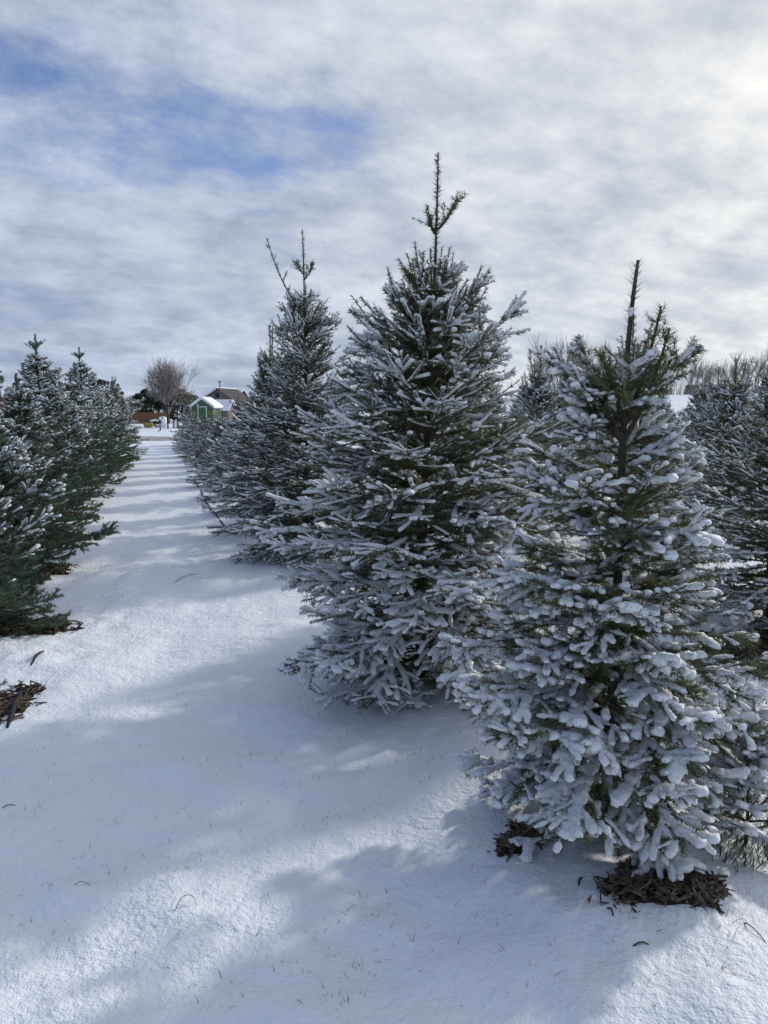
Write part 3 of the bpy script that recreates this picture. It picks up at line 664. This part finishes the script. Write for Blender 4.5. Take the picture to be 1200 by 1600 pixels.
x, y, _ = gp(1030, 1400); mulch('mulch', x, y, .22, .12, .3, 3, 520, 'bare brown wood chips in front of the nearest fir')
x, y, _ = gp(815, 1330); mulch('mulch', x, y, .13, .06, .9, 4, 110, 'chips half buried in snow left of the nearest fir')
x, y, _ = gp(30, 1000); mulch('mulch', x - .2, y + .3, .42, .28, -.1, 5, 420, 'dark chips under the low fir at the lower left', 1.3)
x, y, _ = gp(-28, 1118); mulch('mulch', x, y, .24, .36, -.2, 6, 320, 'chips cut by the left edge beside a black hose', 1.3)
x, y = rowpt(8.0, -1.1); mulch('mulch', x, y, .26, .4, ROW, 7, 260, 'chips at the path edge under the second left fir', 1.5)
x, y = rowpt(10.0, -1.1); mulch('mulch', x, y, .28, .4, ROW, 8, 220, 'chips at the path edge under the third left fir', 1.6)
x, y = rowpt(12.0, -1.1); mulch('mulch', x, y, .28, .4, ROW, 9, 160, 'chips at the path edge under the fourth left fir', 1.8)
x, y = rowpt(3.95, 4.1); mulch('mulch', x, y, .8, .45, ROW, 10, 520, 'chips under the fir cut by the right edge', 1.6)

def smooth_line(pts, n):
    pts = np.array(pts); t = np.linspace(0, len(pts) - 1, n); i = np.clip(t.astype(int), 0, len(pts) - 2); f = (t - i)[:, None]
    P = np.concatenate([[2 * pts[0] - pts[1]], pts, [2 * pts[-1] - pts[-2]]]); a, b, c, d = P[i], P[i + 1], P[i + 2], P[i + 3]
    return .5 * (2 * b + (c - a) * f + (2 * a - 5 * b + 4 * c - d) * f ** 2 + (3 * b - a - 3 * c + d) * f ** 3)
def on_ground(pix, lift, n=24):
    P = smooth_line([gp(*p)[:3] for p in pix], n)
    for k in range(len(P)): P[k, 2] = gz(P[k, 0], P[k, 1])
    t = np.linspace(0, 1, n); P[:, 2] += lift * np.sin(np.clip(t * 1.15 - .05, 0, 1) * math.pi) - .004
    return P
for pix, r, lift, lab in [([(303, 747), (306, 754), (311, 764)], .016, .02, 'short black hose end poking from the snow farther up the path'),
                          ([(314, 766), (318, 780), (327, 795), (339, 808), (353, 824)], .017, .04, 'long black hose lying on the snow at the right of the path'),
                          ([(97, 960), (91, 970), (87, 980), (83, 993)], .017, .045, 'black hose stub beside the chips of the low left fir'),
                          ([(69, 1017), (62, 1028), (55, 1036), (48, 1046)], .009, .012, 'thin black hose piece showing through snow at the left'),
                          ([(36, 1075), (30, 1093), (22, 1118), (12, 1148)], .016, .03, 'black hose along the bare chips at the left edge')]:
    P = on_ground(pix, lift); t = np.linspace(0, 1, len(P)); mb = MB(); mb.tube(P, r * (.45 + .55 * np.sin(t * math.pi) ** .5), 8); o = mb.build('irrigation_hose', M['hose'], smooth=True)
    tag(o, lab, 'hose', 'irrigation hoses along the rows')
for pix, r, lift, lab in [([(985, 1504), (1000, 1502), (1018, 1498)], .0030, .012, 'short dark twig on the snow in front of the wood chips'),
                          ([(1158, 1452), (1176, 1474), (1204, 1508)], .0020, .015, 'thin bent twig standing out at the lower right edge'),
                          ([(113, 1401), (130, 1400), (151, 1400)], .0012, .012, 'straw-thin twig lying level on the open snow at lower left'),
                          ([(0, 1268), (14, 1265), (32, 1262)], .0022, .015, 'dark twig at the left edge of the snow'),
                          ([(272, 913), (292, 905), (316, 897)], .0035, .02, 'snow-dusted weed stalk lying across the path'),
                          ([(271, 1448), (286, 1434), (303, 1431), (309, 1436)], .0012, .03, 'arched dry stalk over the snow at lower left'),
                          ([(948, 1452), (954, 1458), (958, 1466)], .004, .012, 'tiny dark curled leaf on snow below the nearest fir')]:
    P = on_ground(pix, lift, 14); mb = MB(); mb.tube(P, r * np.linspace(1, .6, len(P)), 5); tag(mb.build('fallen_twig', M['twig'], smooth=True), lab, 'twig', 'twigs and stalks on the snow')

def blades(name, spots, mat, label, seed, cat):
    """spots: (x, y, blades, spread, length, width, lean)"""
    rng = np.random.default_rng(seed); V, Q = [], []; o = 0
    N_ = np.array([q_[2] for q_ in spots]); own = np.repeat(np.arange(len(spots)), N_); S_ = np.array(spots)[own]
    BX = S_[:, 0] + rng.normal(0, 1, len(own)) * S_[:, 3]; BY = S_[:, 1] + rng.normal(0, 1, len(own)) * S_[:, 3]; BZ = ground_h(BX, BY)
    if True:
        for bx, by, bz, (L, w, lean) in zip(BX, BY, BZ, S_[:, 4:7]):
            az = rng.uniform(0, 6.28); l = L * rng.uniform(.5, 1.2); ln = lean * rng.uniform(.4, 1.4)
            t = np.linspace(0, 1, 4)[:, None]; d = np.array([math.cos(az), math.sin(az), 0]); sd = np.array([-math.sin(az), math.cos(az), 0])
            c = np.array([bx, by, bz - .006]) + d * l * ln * t ** 1.6 + np.array([0, 0, 1.]) * l * t * (1 - .45 * min(ln, 1.4) * t)
            ww = w * (1 - .85 * t) * rng.uniform(.7, 1.2)
            V.append(np.stack([c - sd * ww, c + sd * ww], 1).reshape(-1, 3))
            Q.append(np.array([[0, 1, 3, 2], [2, 3, 5, 4], [4, 5, 7, 6]]) + o); o += 8
    me = mesh_from(name, np.concatenate(V), None, np.concatenate(Q), [M[mat]], smooth=False)
    return tag(link(name, me), label, cat, None, 'stuff')
rg = np.random.default_rng(77); sp = []
for (px, py, n) in [(400, 1185, 5), (320, 1200, 3), (435, 1235, 3), (480, 1260, 3), (260, 1330, 3), (275, 1342, 4), (222, 1350, 3), (318, 1352, 4), (305, 1370, 3), (340, 1345, 4), (400, 1330, 3), (565, 1425, 4), (582, 1430, 4),
                    (532, 1445, 2), (515, 1500, 3), (555, 1522, 10), (600, 1505, 6), (530, 1588, 12), (533, 1160, 2), (665, 1232, 9), (1062, 1530, 0), (1130, 1545, 10), (1142, 1478, 12), (60, 1278, 3), (50, 1180, 3), (75, 1030, 6), (520, 1290, 3),
                    (470, 1300, 4), (430, 1195, 5), (295, 1105, 4), (640, 1185, 8), (590, 1210, 6), (715, 1440, 5), (740, 1435, 4), (790, 1455, 3), (150, 1140, 3), (235, 1098, 2), (680, 1200, 6), (1120, 1440, 6)]:
    g = gp(px, py)
    if n: sp.append((g[0], g[1], n, .025, .038, .0011, .8))
for _ in range(420):
    px, py = rg.uniform(0, 1180), rg.uniform(1010, 1590); g = gp(px, py); sp.append((g[0], g[1], int(rg.integers(1, 3)), .03, .030, .0012, 1.0))
for _ in range(70):
    px, py = rg.uniform(120, 420), rg.uniform(800, 1020); g = gp(px, py); sp.append((g[0], g[1], int(rg.integers(1, 4)), .05, .035, .002, 1.1))
blades('dry_grass', sp, 'straw', 'sparse dry grass blades poking through the snow of the path', 5, 'grass')
sp = []
for _ in range(420):
    px, py = rg.uniform(1075, 1230), rg.triangular(985, 1020, 1150); g = gp(px, py); sp.append((g[0], g[1], 3, .05, .06, .0028, 1.1))
for _ in range(40):
    px, py = rg.uniform(1110, 1210), rg.uniform(1290, 1360); g = gp(px, py); sp.append((g[0], g[1], 4, .03, .12, .0026, .9))
for _ in range(200):
    g = rowpt(rg.uniform(5, 12), rg.uniform(2.2, 3.5)); sp.append((g[0], g[1], 3, .06, .05, .003, 1.1))
blades('grass', sp, 'grass', 'snowy grass between the nearest fir and the row behind it', 6, 'grass')

# ------------------------------------------------------------------ far side: shed, houses, fences, bare trees
M['green'] = noise_color('green_paint', (.06, .115, .055), (.08, .14, .07), 6, .7)
M['white'] = noise_color('white_paint', (.55, .57, .58), (.72, .73, .74), 6, .6)
M['brownwall'] = noise_color('brown_siding', (.13, .115, .105), (.19, .165, .15), 3, .85)
M['darkroof'] = noise_color('dark_shingle', (.045, .042, .045), (.085, .08, .085), 5, .9)
M['fence'] = noise_color('cedar_fence', (.13, .065, .038), (.23, .115, .065), 5, .85, stretch=(6, 6, .6))
M['redfence'] = noise_color('red_fence', (.14, .045, .03), (.24, .085, .055), 5, .85, stretch=(6, 6, .6))
M['black'] = noise_color('black_metal', (.012, .012, .014), (.03, .03, .033), 8, .5)
M['yellow'] = noise_color('hay', (.22, .19, .06), (.36, .30, .10), 14, .9)
M['gravel'] = noise_color('gravel', (.22, .21, .20), (.42, .41, .40), 3, .95, .01, bscale=30)
M['grey_bark'] = noise_color('grey_bark', (.24, .215, .195), (.38, .345, .315), 2, .9)
M['pine'] = noise_color('pine_leaves', (.014, .024, .014), (.04, .055, .028), 1.5, .7)
M['spruce'] = noise_color('spruce_leaves', (.022, .036, .036), (.05, .07, .068), 1.5, .7)
M['pole'] = noise_color('weathered_wood', (.10, .08, .065), (.2, .17, .14), 6, .9)

# gravel drive across the end of the rows
a = gp(150, 690); b = gp(330, 681.5)
mb = MB(); yy0, yy1 = a[1] + .5, b[1] - 1.0; n = 40; xs = np.linspace(-26, 4, n); rg = np.random.default_rng(8)
v = []; 
for j, yv in enumerate((yy0, yy1)):
    yj = yv + rg.normal(0, .10, n); v.append(np.stack([xs, yj, ground_h(xs, yj) + .012], 1))
v = np.concatenate(v); q = [[i, i + 1, n + i + 1, n + i] for i in range(n - 1)]
mb.add(v, q=q); tag(mb.build('gravel_drive', M['gravel']), kind='structure')

def gable(root_name, c, w, d, eave, apex, rz, wallm, roofm, label, cat, over=.25, snow=None, group=None):
    """a small gabled building; the front gable looks along -y of its own frame, centre c on the ground"""
    e = empty(root_name, (c[0], c[1], c[2]), rz); tag(e, label, cat, group)
    mb = MB(); mb.prism([(-w / 2, 0, -.3), (w / 2, 0, -.3), (w / 2, 0, eave), (0, 0, apex - .04), (-w / 2, 0, eave)], (0, d, 0)); mb.build('wall', wallm, e)
    sl = (apex - eave) / (w / 2); th = .09
    rf = None
    for sg in (-1, 1):
        mb = MB(); xo = sg * (w / 2 + over); zo = apex - sl * (w / 2 + over)
        mb.prism([(0, -over, apex + .0), (xo, -over, zo), (xo, -over, zo + th), (0, -over, apex + th)], (0, d + 2 * over, 0)); rf = mb.build('roof', roofm, e)
        if snow and (snow == 'both' or snow == sg):
            mb = MB(); mb.prism([(0, -over - .02, apex + th + .003), (xo * 1.01, -over - .02, zo + th - .01), (xo * 1.01, -over - .02, zo + th + .10), (xo * .5, -over - .02, (apex + zo) / 2 + th + .14), (0, -over - .02, apex + th + .12)], (0, d + 2 * over + .04, 0))
            mb.build('snow', M['roof_snow'], rf)
    return e
# green shed: the wall 301..333 px wide, apex at y 624
c = gp(317, 668); k = c[1] / FPX
shed = gable('garden_shed', (c[0], c[1], 0), 33 * k, 2.2, 1.62, 2.2, R(-4), M['green'], M['white'], 'small green shed with white trim and green door beyond the rows', 'shed', .16, 'both')
mb = MB(); mb.box((.0, -.02, .78), (.30, .018, .78)); dr = mb.build('door', M['green'], shed)
for (cx, cz, hx, hz) in ((-.335, .80, .035, .82), (.335, .80, .035, .82), (0, 1.615, .37, .035)):
    mb = MB(); mb.box((cx, -.03, cz), (hx, .03, hz)); mb.build('door_frame', M['white'], dr)
mb = MB(); mb.box((.2, -.06, .8), (.02, .03, .05)); mb.build('handle', M['black'], dr)
for xx in (-.60, .60):
    mb = MB(); a = np.linspace(0, 2 * math.pi, 15); mb.tube(np.stack([xx + .11 * np.cos(a), np.full(15, -.05), 1.15 + .15 * np.sin(a)], 1), .045, 6); mb.build('wreath', M['yellow'], shed, smooth=True)
mb = MB(); mb.box((-.36, -.04, 1.72), (.03, .02, .12)); mb.box((-.36, -.04, 1.74), (.11, .02, .025)); mb.build('wall_star', M['white'], shed)
# garage with a snowy roof right behind the shed
c = at(362, 650, 78); gable('snowy_garage', (c[0], c[1], 0), 2.2, 2.6, 1.3, 2.15, R(80), M['brownwall'], M['darkroof'], 'low outbuilding with thick snow on its roof behind the green shed', 'building', .2, 'both')
# house
c = at(341, 650, 108)
hs = gable('house', (c[0], c[1], 0), 5.6, 8.0, 2.2, 4.15, R(-8), M['brownwall'], M['darkroof'], 'brown house with wide dark gable above the green shed', 'house', .5, -1)
mb = MB(); mb.box((0, -.03, 3.2), (.28, .03, .32)); mb.build('vent', M['black'], hs)
mb = MB(); mb.prism([(-3.3, -.56, 2.0), (0, -.56, 4.02), (0, -.56, 4.16), (-3.3, -.56, 2.14)], (0, .05, 0)); mb.build('fascia', M['white'], hs)
c = at(378, 650, 118); gable('house', (c[0], c[1], 0), 7.5, 5.0, 2.4, 4.1, R(82), M['brownwall'], M['darkroof'], 'house with snow-covered roof to the right of the brown gable', 'house', .4, 'both')
c = at(1146, 640, 118); zc = gz(c[0], c[1]); gable('house', (c[0], c[1], zc - 1.2), 6.0, 6.5, 1.6, 3.2, R(75), M['brownwall'], M['darkroof'], 'far grey house roof among bare trees at the right', 'house', .4)
c = at(1192, 640, 122); zc = gz(c[0], c[1]); gable('house', (c[0], c[1], zc - 1.4), 7.0, 6.5, 1.6, 3.4, R(-10), M['brownwall'], M['darkroof'], 'far house roof at the right edge behind bare trees', 'house', .4, 'both')
# poles
c = at(344.5, 640, 96); e = empty('utility_pole', (c[0], c[1], 0)); tag(e, 'thin pole with short crossbar above the house ridge', 'pole')
mb = MB(); mb.tube([(0, 0, 0), (0, 0, 4.75)], .07, 6); mb.build('post', M['pole'], e)
mb = MB(); mb.box((0, 0, 4.7), (.2, .06, .06)); mb.build('crossbar', M['pole'], e)
# pergola at the end of the right row
c = at(262, 668, 57); e = empty('pergola', (c[0], c[1], 0)); tag(e, 'dark timber pergola beside the far end of the right row', 'pergola')
for px_, dy in ((.02, 0), (.75, 0), (.02, 1.6), (.75, 1.6)):
    mb = MB(); mb.box((px_, dy, .82), (.045, .045, .82)); mb.build('post', M['black'], e)
for dy in (0, 1.6):
    mb = MB(); mb.box((.36, dy, 1.69), (.62, .05, .055)); mb.build('beam', M['black'], e)
for i in range(5):
    mb = MB(); mb.box((-.1 + i * .23, .8, 1.775), (.03, 1.05, .03)); mb.build('rafter', M['black'], e)

def fence(name, p0, p1, h, mat, label, board=.16):
    p0 = np.array(p0, float); p1 = np.array(p1, float); L = np.hypot(*(p1 - p0)[:2]); az = math.atan2(p1[1] - p0[1], p1[0] - p0[0])
    e = empty(name, (p0[0], p0[1], 0), az); tag(e, label, 'fence')
    n = int(L / board); rg_ = np.random.default_rng(int(L * 10)); me = None
    for i in range(n):
        if me is None:
            mb = MB(); mb.box((0, 0, h / 2), (board / 2 - .006, .012, h / 2)); me = mb.mesh('board', [M[mat]])
        o = link('board', me, e, (i * board + board / 2, rg_.normal(0, .004), rg_.normal(0, .01)))
    for zz in (.25 * h, .85 * h):
        mb = MB(); mb.box((L / 2, .045, zz), (L / 2, .02, .04)); mb.build('rail', M[mat], e)
    for i in range(int(L / 2.4) + 1):
        mb = MB(); mb.box((i * 2.4, .1, h / 2), (.05, .05, h / 2 + .04)); mb.build('post', M[mat], e)
    return e
p0, p1 = at(196, 660, 75), at(268, 660, 75); fence('wood_fence', p0, p1, 1.08, 'fence', 'orange-brown board fence across the far end of the path')
p0, p1 = at(-60, 660, 62), at(75, 660, 66); fence('wood_fence', p0, p1, 2.35, 'redfence', 'tall red-brown board fence behind the left firs', .2)

# cart, bale and posts at the far end
c = gp(241, 667.5); e = empty('farm_cart', (c[0], c[1], 0), R(8)); tag(e, 'small black farm cart with snow on its bed at the far fence', 'cart')
mb = MB(); mb.box((0, 0, .36), (.42, .3, .05)); mb.box((-.4, 0, .47), (.03, .3, .12)); mb.build('bed', M['black'], e)
mb = MB(); v, q, t = tube_geo(np.stack([np.linspace(-.36, .36, 9), np.zeros(9), np.full(9, .46)], 1), .10 + .16 * np.sin(np.linspace(.2, 2.94, 9)), 8); v[:, 2] = .42 + np.clip(v[:, 2] - .42, 0, 1) * .7; mb.add(v, t, q); mb.build('snow', M['roof_snow'], e, smooth=True)
for xx, yy in ((.3, -.34), (.3, .34), (-.25, -.34), (-.25, .34)):
    mb = MB(); a = np.linspace(0, 2 * math.pi, 17); r_ = .25 if xx > 0 else .16; mb.tube(np.stack([xx + r_ * np.cos(a), np.full(17, yy), .02 + r_ + r_ * np.sin(a)], 1), .045, 6)
    wv_ = mb.build('wheel', M['black'], e, smooth=True); mb = MB()
    for k_ in range(3):
        aa = k_ * math.pi / 3; mb.box((xx, yy, .02 + r_), (r_, .012, .012), M=np.array([[math.cos(aa), 0, -math.sin(aa)], [0, 1, 0], [math.sin(aa), 0, math.cos(aa)]]))
    mb.build('spokes', M['black'], wv_)
mb = MB(); mb.tube([(.42, 0, .36), (.62, 0, .62), (.66, 0, .78)], .025, 6); mb.build('handle', M['black'], e)
def rounded_block(name, c, h, mat, label, cat, rz=0, seed=0, group=None):
    n = 10; th = np.linspace(0, math.pi, n); ph = np.linspace(0, 2 * math.pi, 17)[:-1]; T_, P_ = np.meshgrid(th, ph, indexing='ij')
    sx = np.sin(T_) * np.cos(P_); sy = np.sin(T_) * np.sin(P_); sz = np.cos(T_); m = np.maximum(np.maximum(abs(sx), abs(sy)), abs(sz)); f = m ** -.72
    v = np.stack([sx * f * h[0], sy * f * h[1], sz * f * h[2] + h[2]], -1).reshape(-1, 3); v += .04 * h[2] * vnoise(v * 9, seed)[:, None]
    q = [[i * 16 + j, i * 16 + (j + 1) % 16, (i + 1) * 16 + (j + 1) % 16, (i + 1) * 16 + j] for i in range(n - 1) for j in range(16)]
    o = link(name, mesh_from(name, v, None, q, [M[mat]], smooth=True), None, c); o.rotation_euler = (0, 0, rz); return tag(o, label, cat, group)
c = gp(232, 668); rounded_block('hay_bale', (c[0], c[1], 0), (.36, .25, .19), 'yellow', 'yellow-green hay bale beside the far farm cart', 'bale', .1, 2)
c = gp(255.5, 668); rounded_block('snow_mound', (c[0], c[1], 0), (.2, .2, .17), 'roof_snow', 'round snow lump right of the far cart', 'snow lump', .1, 3)
c = gp(254.5, 663); rounded_block('snow_mound', (c[0], c[1], 0), (.34, .3, .36), 'roof_snow', 'taller snow-covered heap behind the round lump by the fence', 'snow lump', .1, 4)
c = gp(250.5, 673); e = empty('marker_post', (c[0], c[1], 0)); tag(e, 'dark post with snow cap standing in the snow before the cart', 'post')
mb = MB(); mb.box((0, 0, .38), (.035, .035, .40)); mb.build('post', M['black'], e)
mb = MB(); v, q, t = tube_geo(np.array([(0, 0, .77), (0, 0, .80), (0, 0, .84), (0, 0, .87)], float), np.array([.05, .06, .045, .01]), 8); mb.add(v, t, q); mb.build('snow', M['roof_snow'], e, smooth=True)
c = gp(247.5, 675); mb = MB(); mb.tube([(0, 0, -.05), (.02, 0, .06), (.05, 0, .09)], .04, 6); tag(mb.build('stake', M['black'], None, (c[0], c[1], 0)), 'tiny black stake in the snow left of the marker post', 'stake')

# bare broadleaf trees
def bare_tree_mesh(seed, H, spread, stems, depth, rmin=.014, base=.0, trunk_h=.22, mat='grey_bark', fan=False):
    rng = np.random.default_rng(seed); V, Q, o = [], [], 0
    def limb(p, d, L, r, lev):
        nonlocal o
        m = 5; pts = [p]; dd = d.copy()
        for _ in range(m - 1):
            dd = nrm(dd + rng.normal(0, .05 if fan else .10, 3) + np.array([0, 0, .06])); pts.append(pts[-1] + dd * L / (m - 1))
        pts = np.array(pts); rad = np.linspace(r, max(r * .62, rmin), m)
        v, q, t = tube_geo(pts, rad, 5 if lev < 2 else 3); V.append(v); Q.append(q + o); o += len(v)
        if lev >= depth: return
        n = rng.integers(3, 6) if lev else rng.integers(4, 7)
        for i in range(n):
            f = rng.uniform(.35, 1.0) if i else 1.0; k_ = min(int(f * (m - 1)), m - 1)
            a = rng.uniform(0, 6.283); side = nrm(np.cross(dd, (math.cos(a), math.sin(a), .3))); ang = rng.uniform(.25, .75) * spread
            limb(pts[k_], nrm(dd * math.cos(ang) + side * math.sin(ang)), L * (rng.uniform(.72, 1.0) if fan else rng.uniform(.55, .8)), max(rad[k_] * rng.uniform(.5, .7), rmin), lev + 1)
    for s_ in range(stems):
        a = rng.uniform(0, 6.283); tilt = 0.05 if stems == 1 else rng.uniform(.05, .45)
        limb(np.array([rng.normal(0, base), rng.normal(0, base), -.1]), nrm(np.array([math.cos(a) * tilt, math.sin(a) * tilt, 1])), H * (trunk_h if stems == 1 else .40), H * (.022 if stems == 1 else .011), 0 if stems == 1 else 1)
    v = np.concatenate(V); v[:, 2] *= H / v[:, 2].max()
    return mesh_from('limbs', v, None, np.concatenate(Q), [M[mat]], smooth=True)
c = at(262, 650, 80); me = bare_tree_mesh(4, 7.2, 1.0, 1, 5, .013, trunk_h=.2, fan=True)
tag(link('bare_tree', me, None, (c[0], c[1], 0)), 'tall leafless spreading tree left of the green shed', 'tree', 'bare trees on the horizon')
sh = [bare_tree_mesh(5, 5.0, .85, 5, 4, .013, .15), bare_tree_mesh(6, 4.0, .8, 6, 4, .012, .15), bare_tree_mesh(7, 3.6, .6, 4, 4, .012, .12)]
spots = [(196, 78, 0, 3.6, 'thin bare bush left of the dark pines by the path end'), (213, 84, 1, 3.4, 'greyish bare bush behind the dark pines left of the tall tree'), (292, 84, 1, 4.2, 'brownish bare bush between the tall tree and the green shed'),
         (846, 72, 0, 4.6, 'bare bush left of the rounded one, behind the middle fir'), (872, 75, 0, 6.2, 'rounded brown leafless bush, widest above the right-hand rows'), (899, 74, 1, 6.0, 'bare bush touching the right flank of the widest bush'), (925, 78, 1, 5.0, 'bare bush just left of the nearest fir top'),
         (962, 80, 2, 4.4, 'bare bush behind the stub top of the nearest fir'), (1010, 80, 1, 4.2, 'bare bush right of the nearest fir top'), (1045, 82, 2, 4.3, 'slim bare bush left of the snowy field gap'), (1078, 84, 2, 4.4, 'thin bare bush over the snowy field gap'),
         (1100, 82, 1, 4.0, 'bare bush right of the snowy field gap'), (1128, 84, 0, 4.3, 'bare bush in front of the far grey roof'), (1152, 80, 2, 4.6, 'tall thin bare bush right of the far grey roof'), (1176, 78, 1, 4.4, 'bare bush near the right edge of the horizon'), (1205, 80, 0, 6.0, 'bare tree cut by the right edge of the picture')]
for i, (px, dd, k, h, lab) in enumerate(spots):
    c = at(px, 640, dd); z = gz(c[0], c[1]); o = link('bare_tree', sh[k], None, (c[0], c[1], z - .1)); f = h / (5.0, 4.0, 3.6)[k]; o.scale = (f, f, f); o.rotation_euler = (0, 0, i * 1.9); tag(o, lab, 'tree', 'bare trees on the horizon')
# low brush in front of them
V, Q, o_ = [], [], 0; rg = np.random.default_rng(12)
for _ in range(600):
    px = rg.uniform(820, 1230); c = at(px, 640, rg.uniform(84, 90)); z = gz(c[0], c[1]); h = rg.uniform(.5, 1.6); a = rg.uniform(0, 6.28)
    v, q, t = tube_geo(np.array([[c[0], c[1], z - .1], [c[0] + .15 * math.cos(a) * h, c[1] + .15 * math.sin(a) * h, z + h * .6], [c[0] + .4 * math.cos(a) * h, c[1] + .4 * math.sin(a) * h, z + h]]), np.array([.03, .022, .012]), 3); V.append(v); Q.append(q + o_); o_ += len(v)
tag(link('undergrowth', mesh_from('undergrowth', np.concatenate(V), None, np.concatenate(Q), [M['grey_bark']])), 'low brown brush along the far edge of the field', 'brush', None, 'stuff')

def clump_conifer(name, px, depth, h, r, mat, label, seed, shape='pine', n=5200):
    rng = np.random.default_rng(seed); c = at(px, 640, depth); z0 = gz(c[0], c[1]); e = empty(name, (c[0], c[1], z0)); tag(e, label, 'tree', 'dark evergreens on the horizon')
    mb = MB(); mb.tube([(0, 0, -.1), (.05, 0, h * .5), (0, .05, h * .93)], np.array([r * .09, r * .06, .02]), 6); mb.build('trunk', M['bark'], e, smooth=True)
    k = 70; cz = rng.uniform(.06, 1, k); pr = (1 - cz) ** .7 if shape == 'spruce' else (np.sin(np.clip(cz * 1.05, 0, 1) * math.pi) ** .6 * .9 + .1 if shape == 'pine' else np.sin(np.clip(.15 + cz * .85, 0, 1) * math.pi) ** .5)
    az = rng.uniform(0, 6.28, k); rr_ = r * pr * rng.uniform(.55, 1.0, k); cc = np.stack([rr_ * np.cos(az), rr_ * np.sin(az), cz * h * .95], 1); cs = r * rng.uniform(.16, .34, k) * (.5 + .5 * pr)
    w = rng.integers(0, k, n); p = cc[w] + nrm(rng.normal(size=(n, 3))) * (cs[w] * rng.random(n) ** .4)[:, None] * (1, 1, .7); p[:, 2] = np.maximum(p[:, 2], .05)
    d = nrm(rng.normal(size=(n, 3)) + (0, 0, .5)); s_ = nrm(np.cross(d, rng.normal(size=(n, 3)))); L = r * rng.uniform(.06, .12, n)[:, None]
    v = np.stack([p - s_ * L * .3, p + s_ * L * .3, p + d * L], 1).reshape(-1, 3)
    link('crown', mesh_from('crown', v, np.arange(n * 3).reshape(-1, 3), None, [M[mat]]), e)
clump_conifer('pine_tree', 228, 84, 3.6, 2.0, 'pine', 'dark bushy pine left of the tall bare tree', 1)
clump_conifer('pine_tree', 247, 86, 3.3, 1.8, 'pine', 'dark pine just under the tall bare tree', 2)
clump_conifer('pine_tree', 284, 84, 3.6, 2.0, 'pine', 'dark pine between the tall bare tree and the green shed', 3)
clump_conifer('spruce_tree', 160, 76, 4.3, 1.9, 'pine', 'dark rounded evergreen behind the seventh left fir', 4, 'round')
clump_conifer('spruce_tree', 181, 78, 4.4, 1.0, 'pine', 'narrow dark evergreen beside the rounded one, above the left row', 5, 'round')
clump_conifer('spruce_tree', 30, 66, 4.1, 1.4, 'spruce', 'bluish spruce behind the red-brown fence', 6, 'spruce')
clump_conifer('spruce_tree', 86, 72, 4.0, 1.5, 'spruce', 'dark spruce right behind the pale layered spire', 8, 'spruce')
clump_conifer('cypress_tree', 1, 60, 4.6, .85, 'pine', 'dark columnar evergreen cut by the left edge', 7, 'round')
clump_conifer('spruce_tree', 1166, 100, 2.6, 1.0, 'pine', 'small dark evergreen by the far grey roof', 9, 'spruce', 2500)
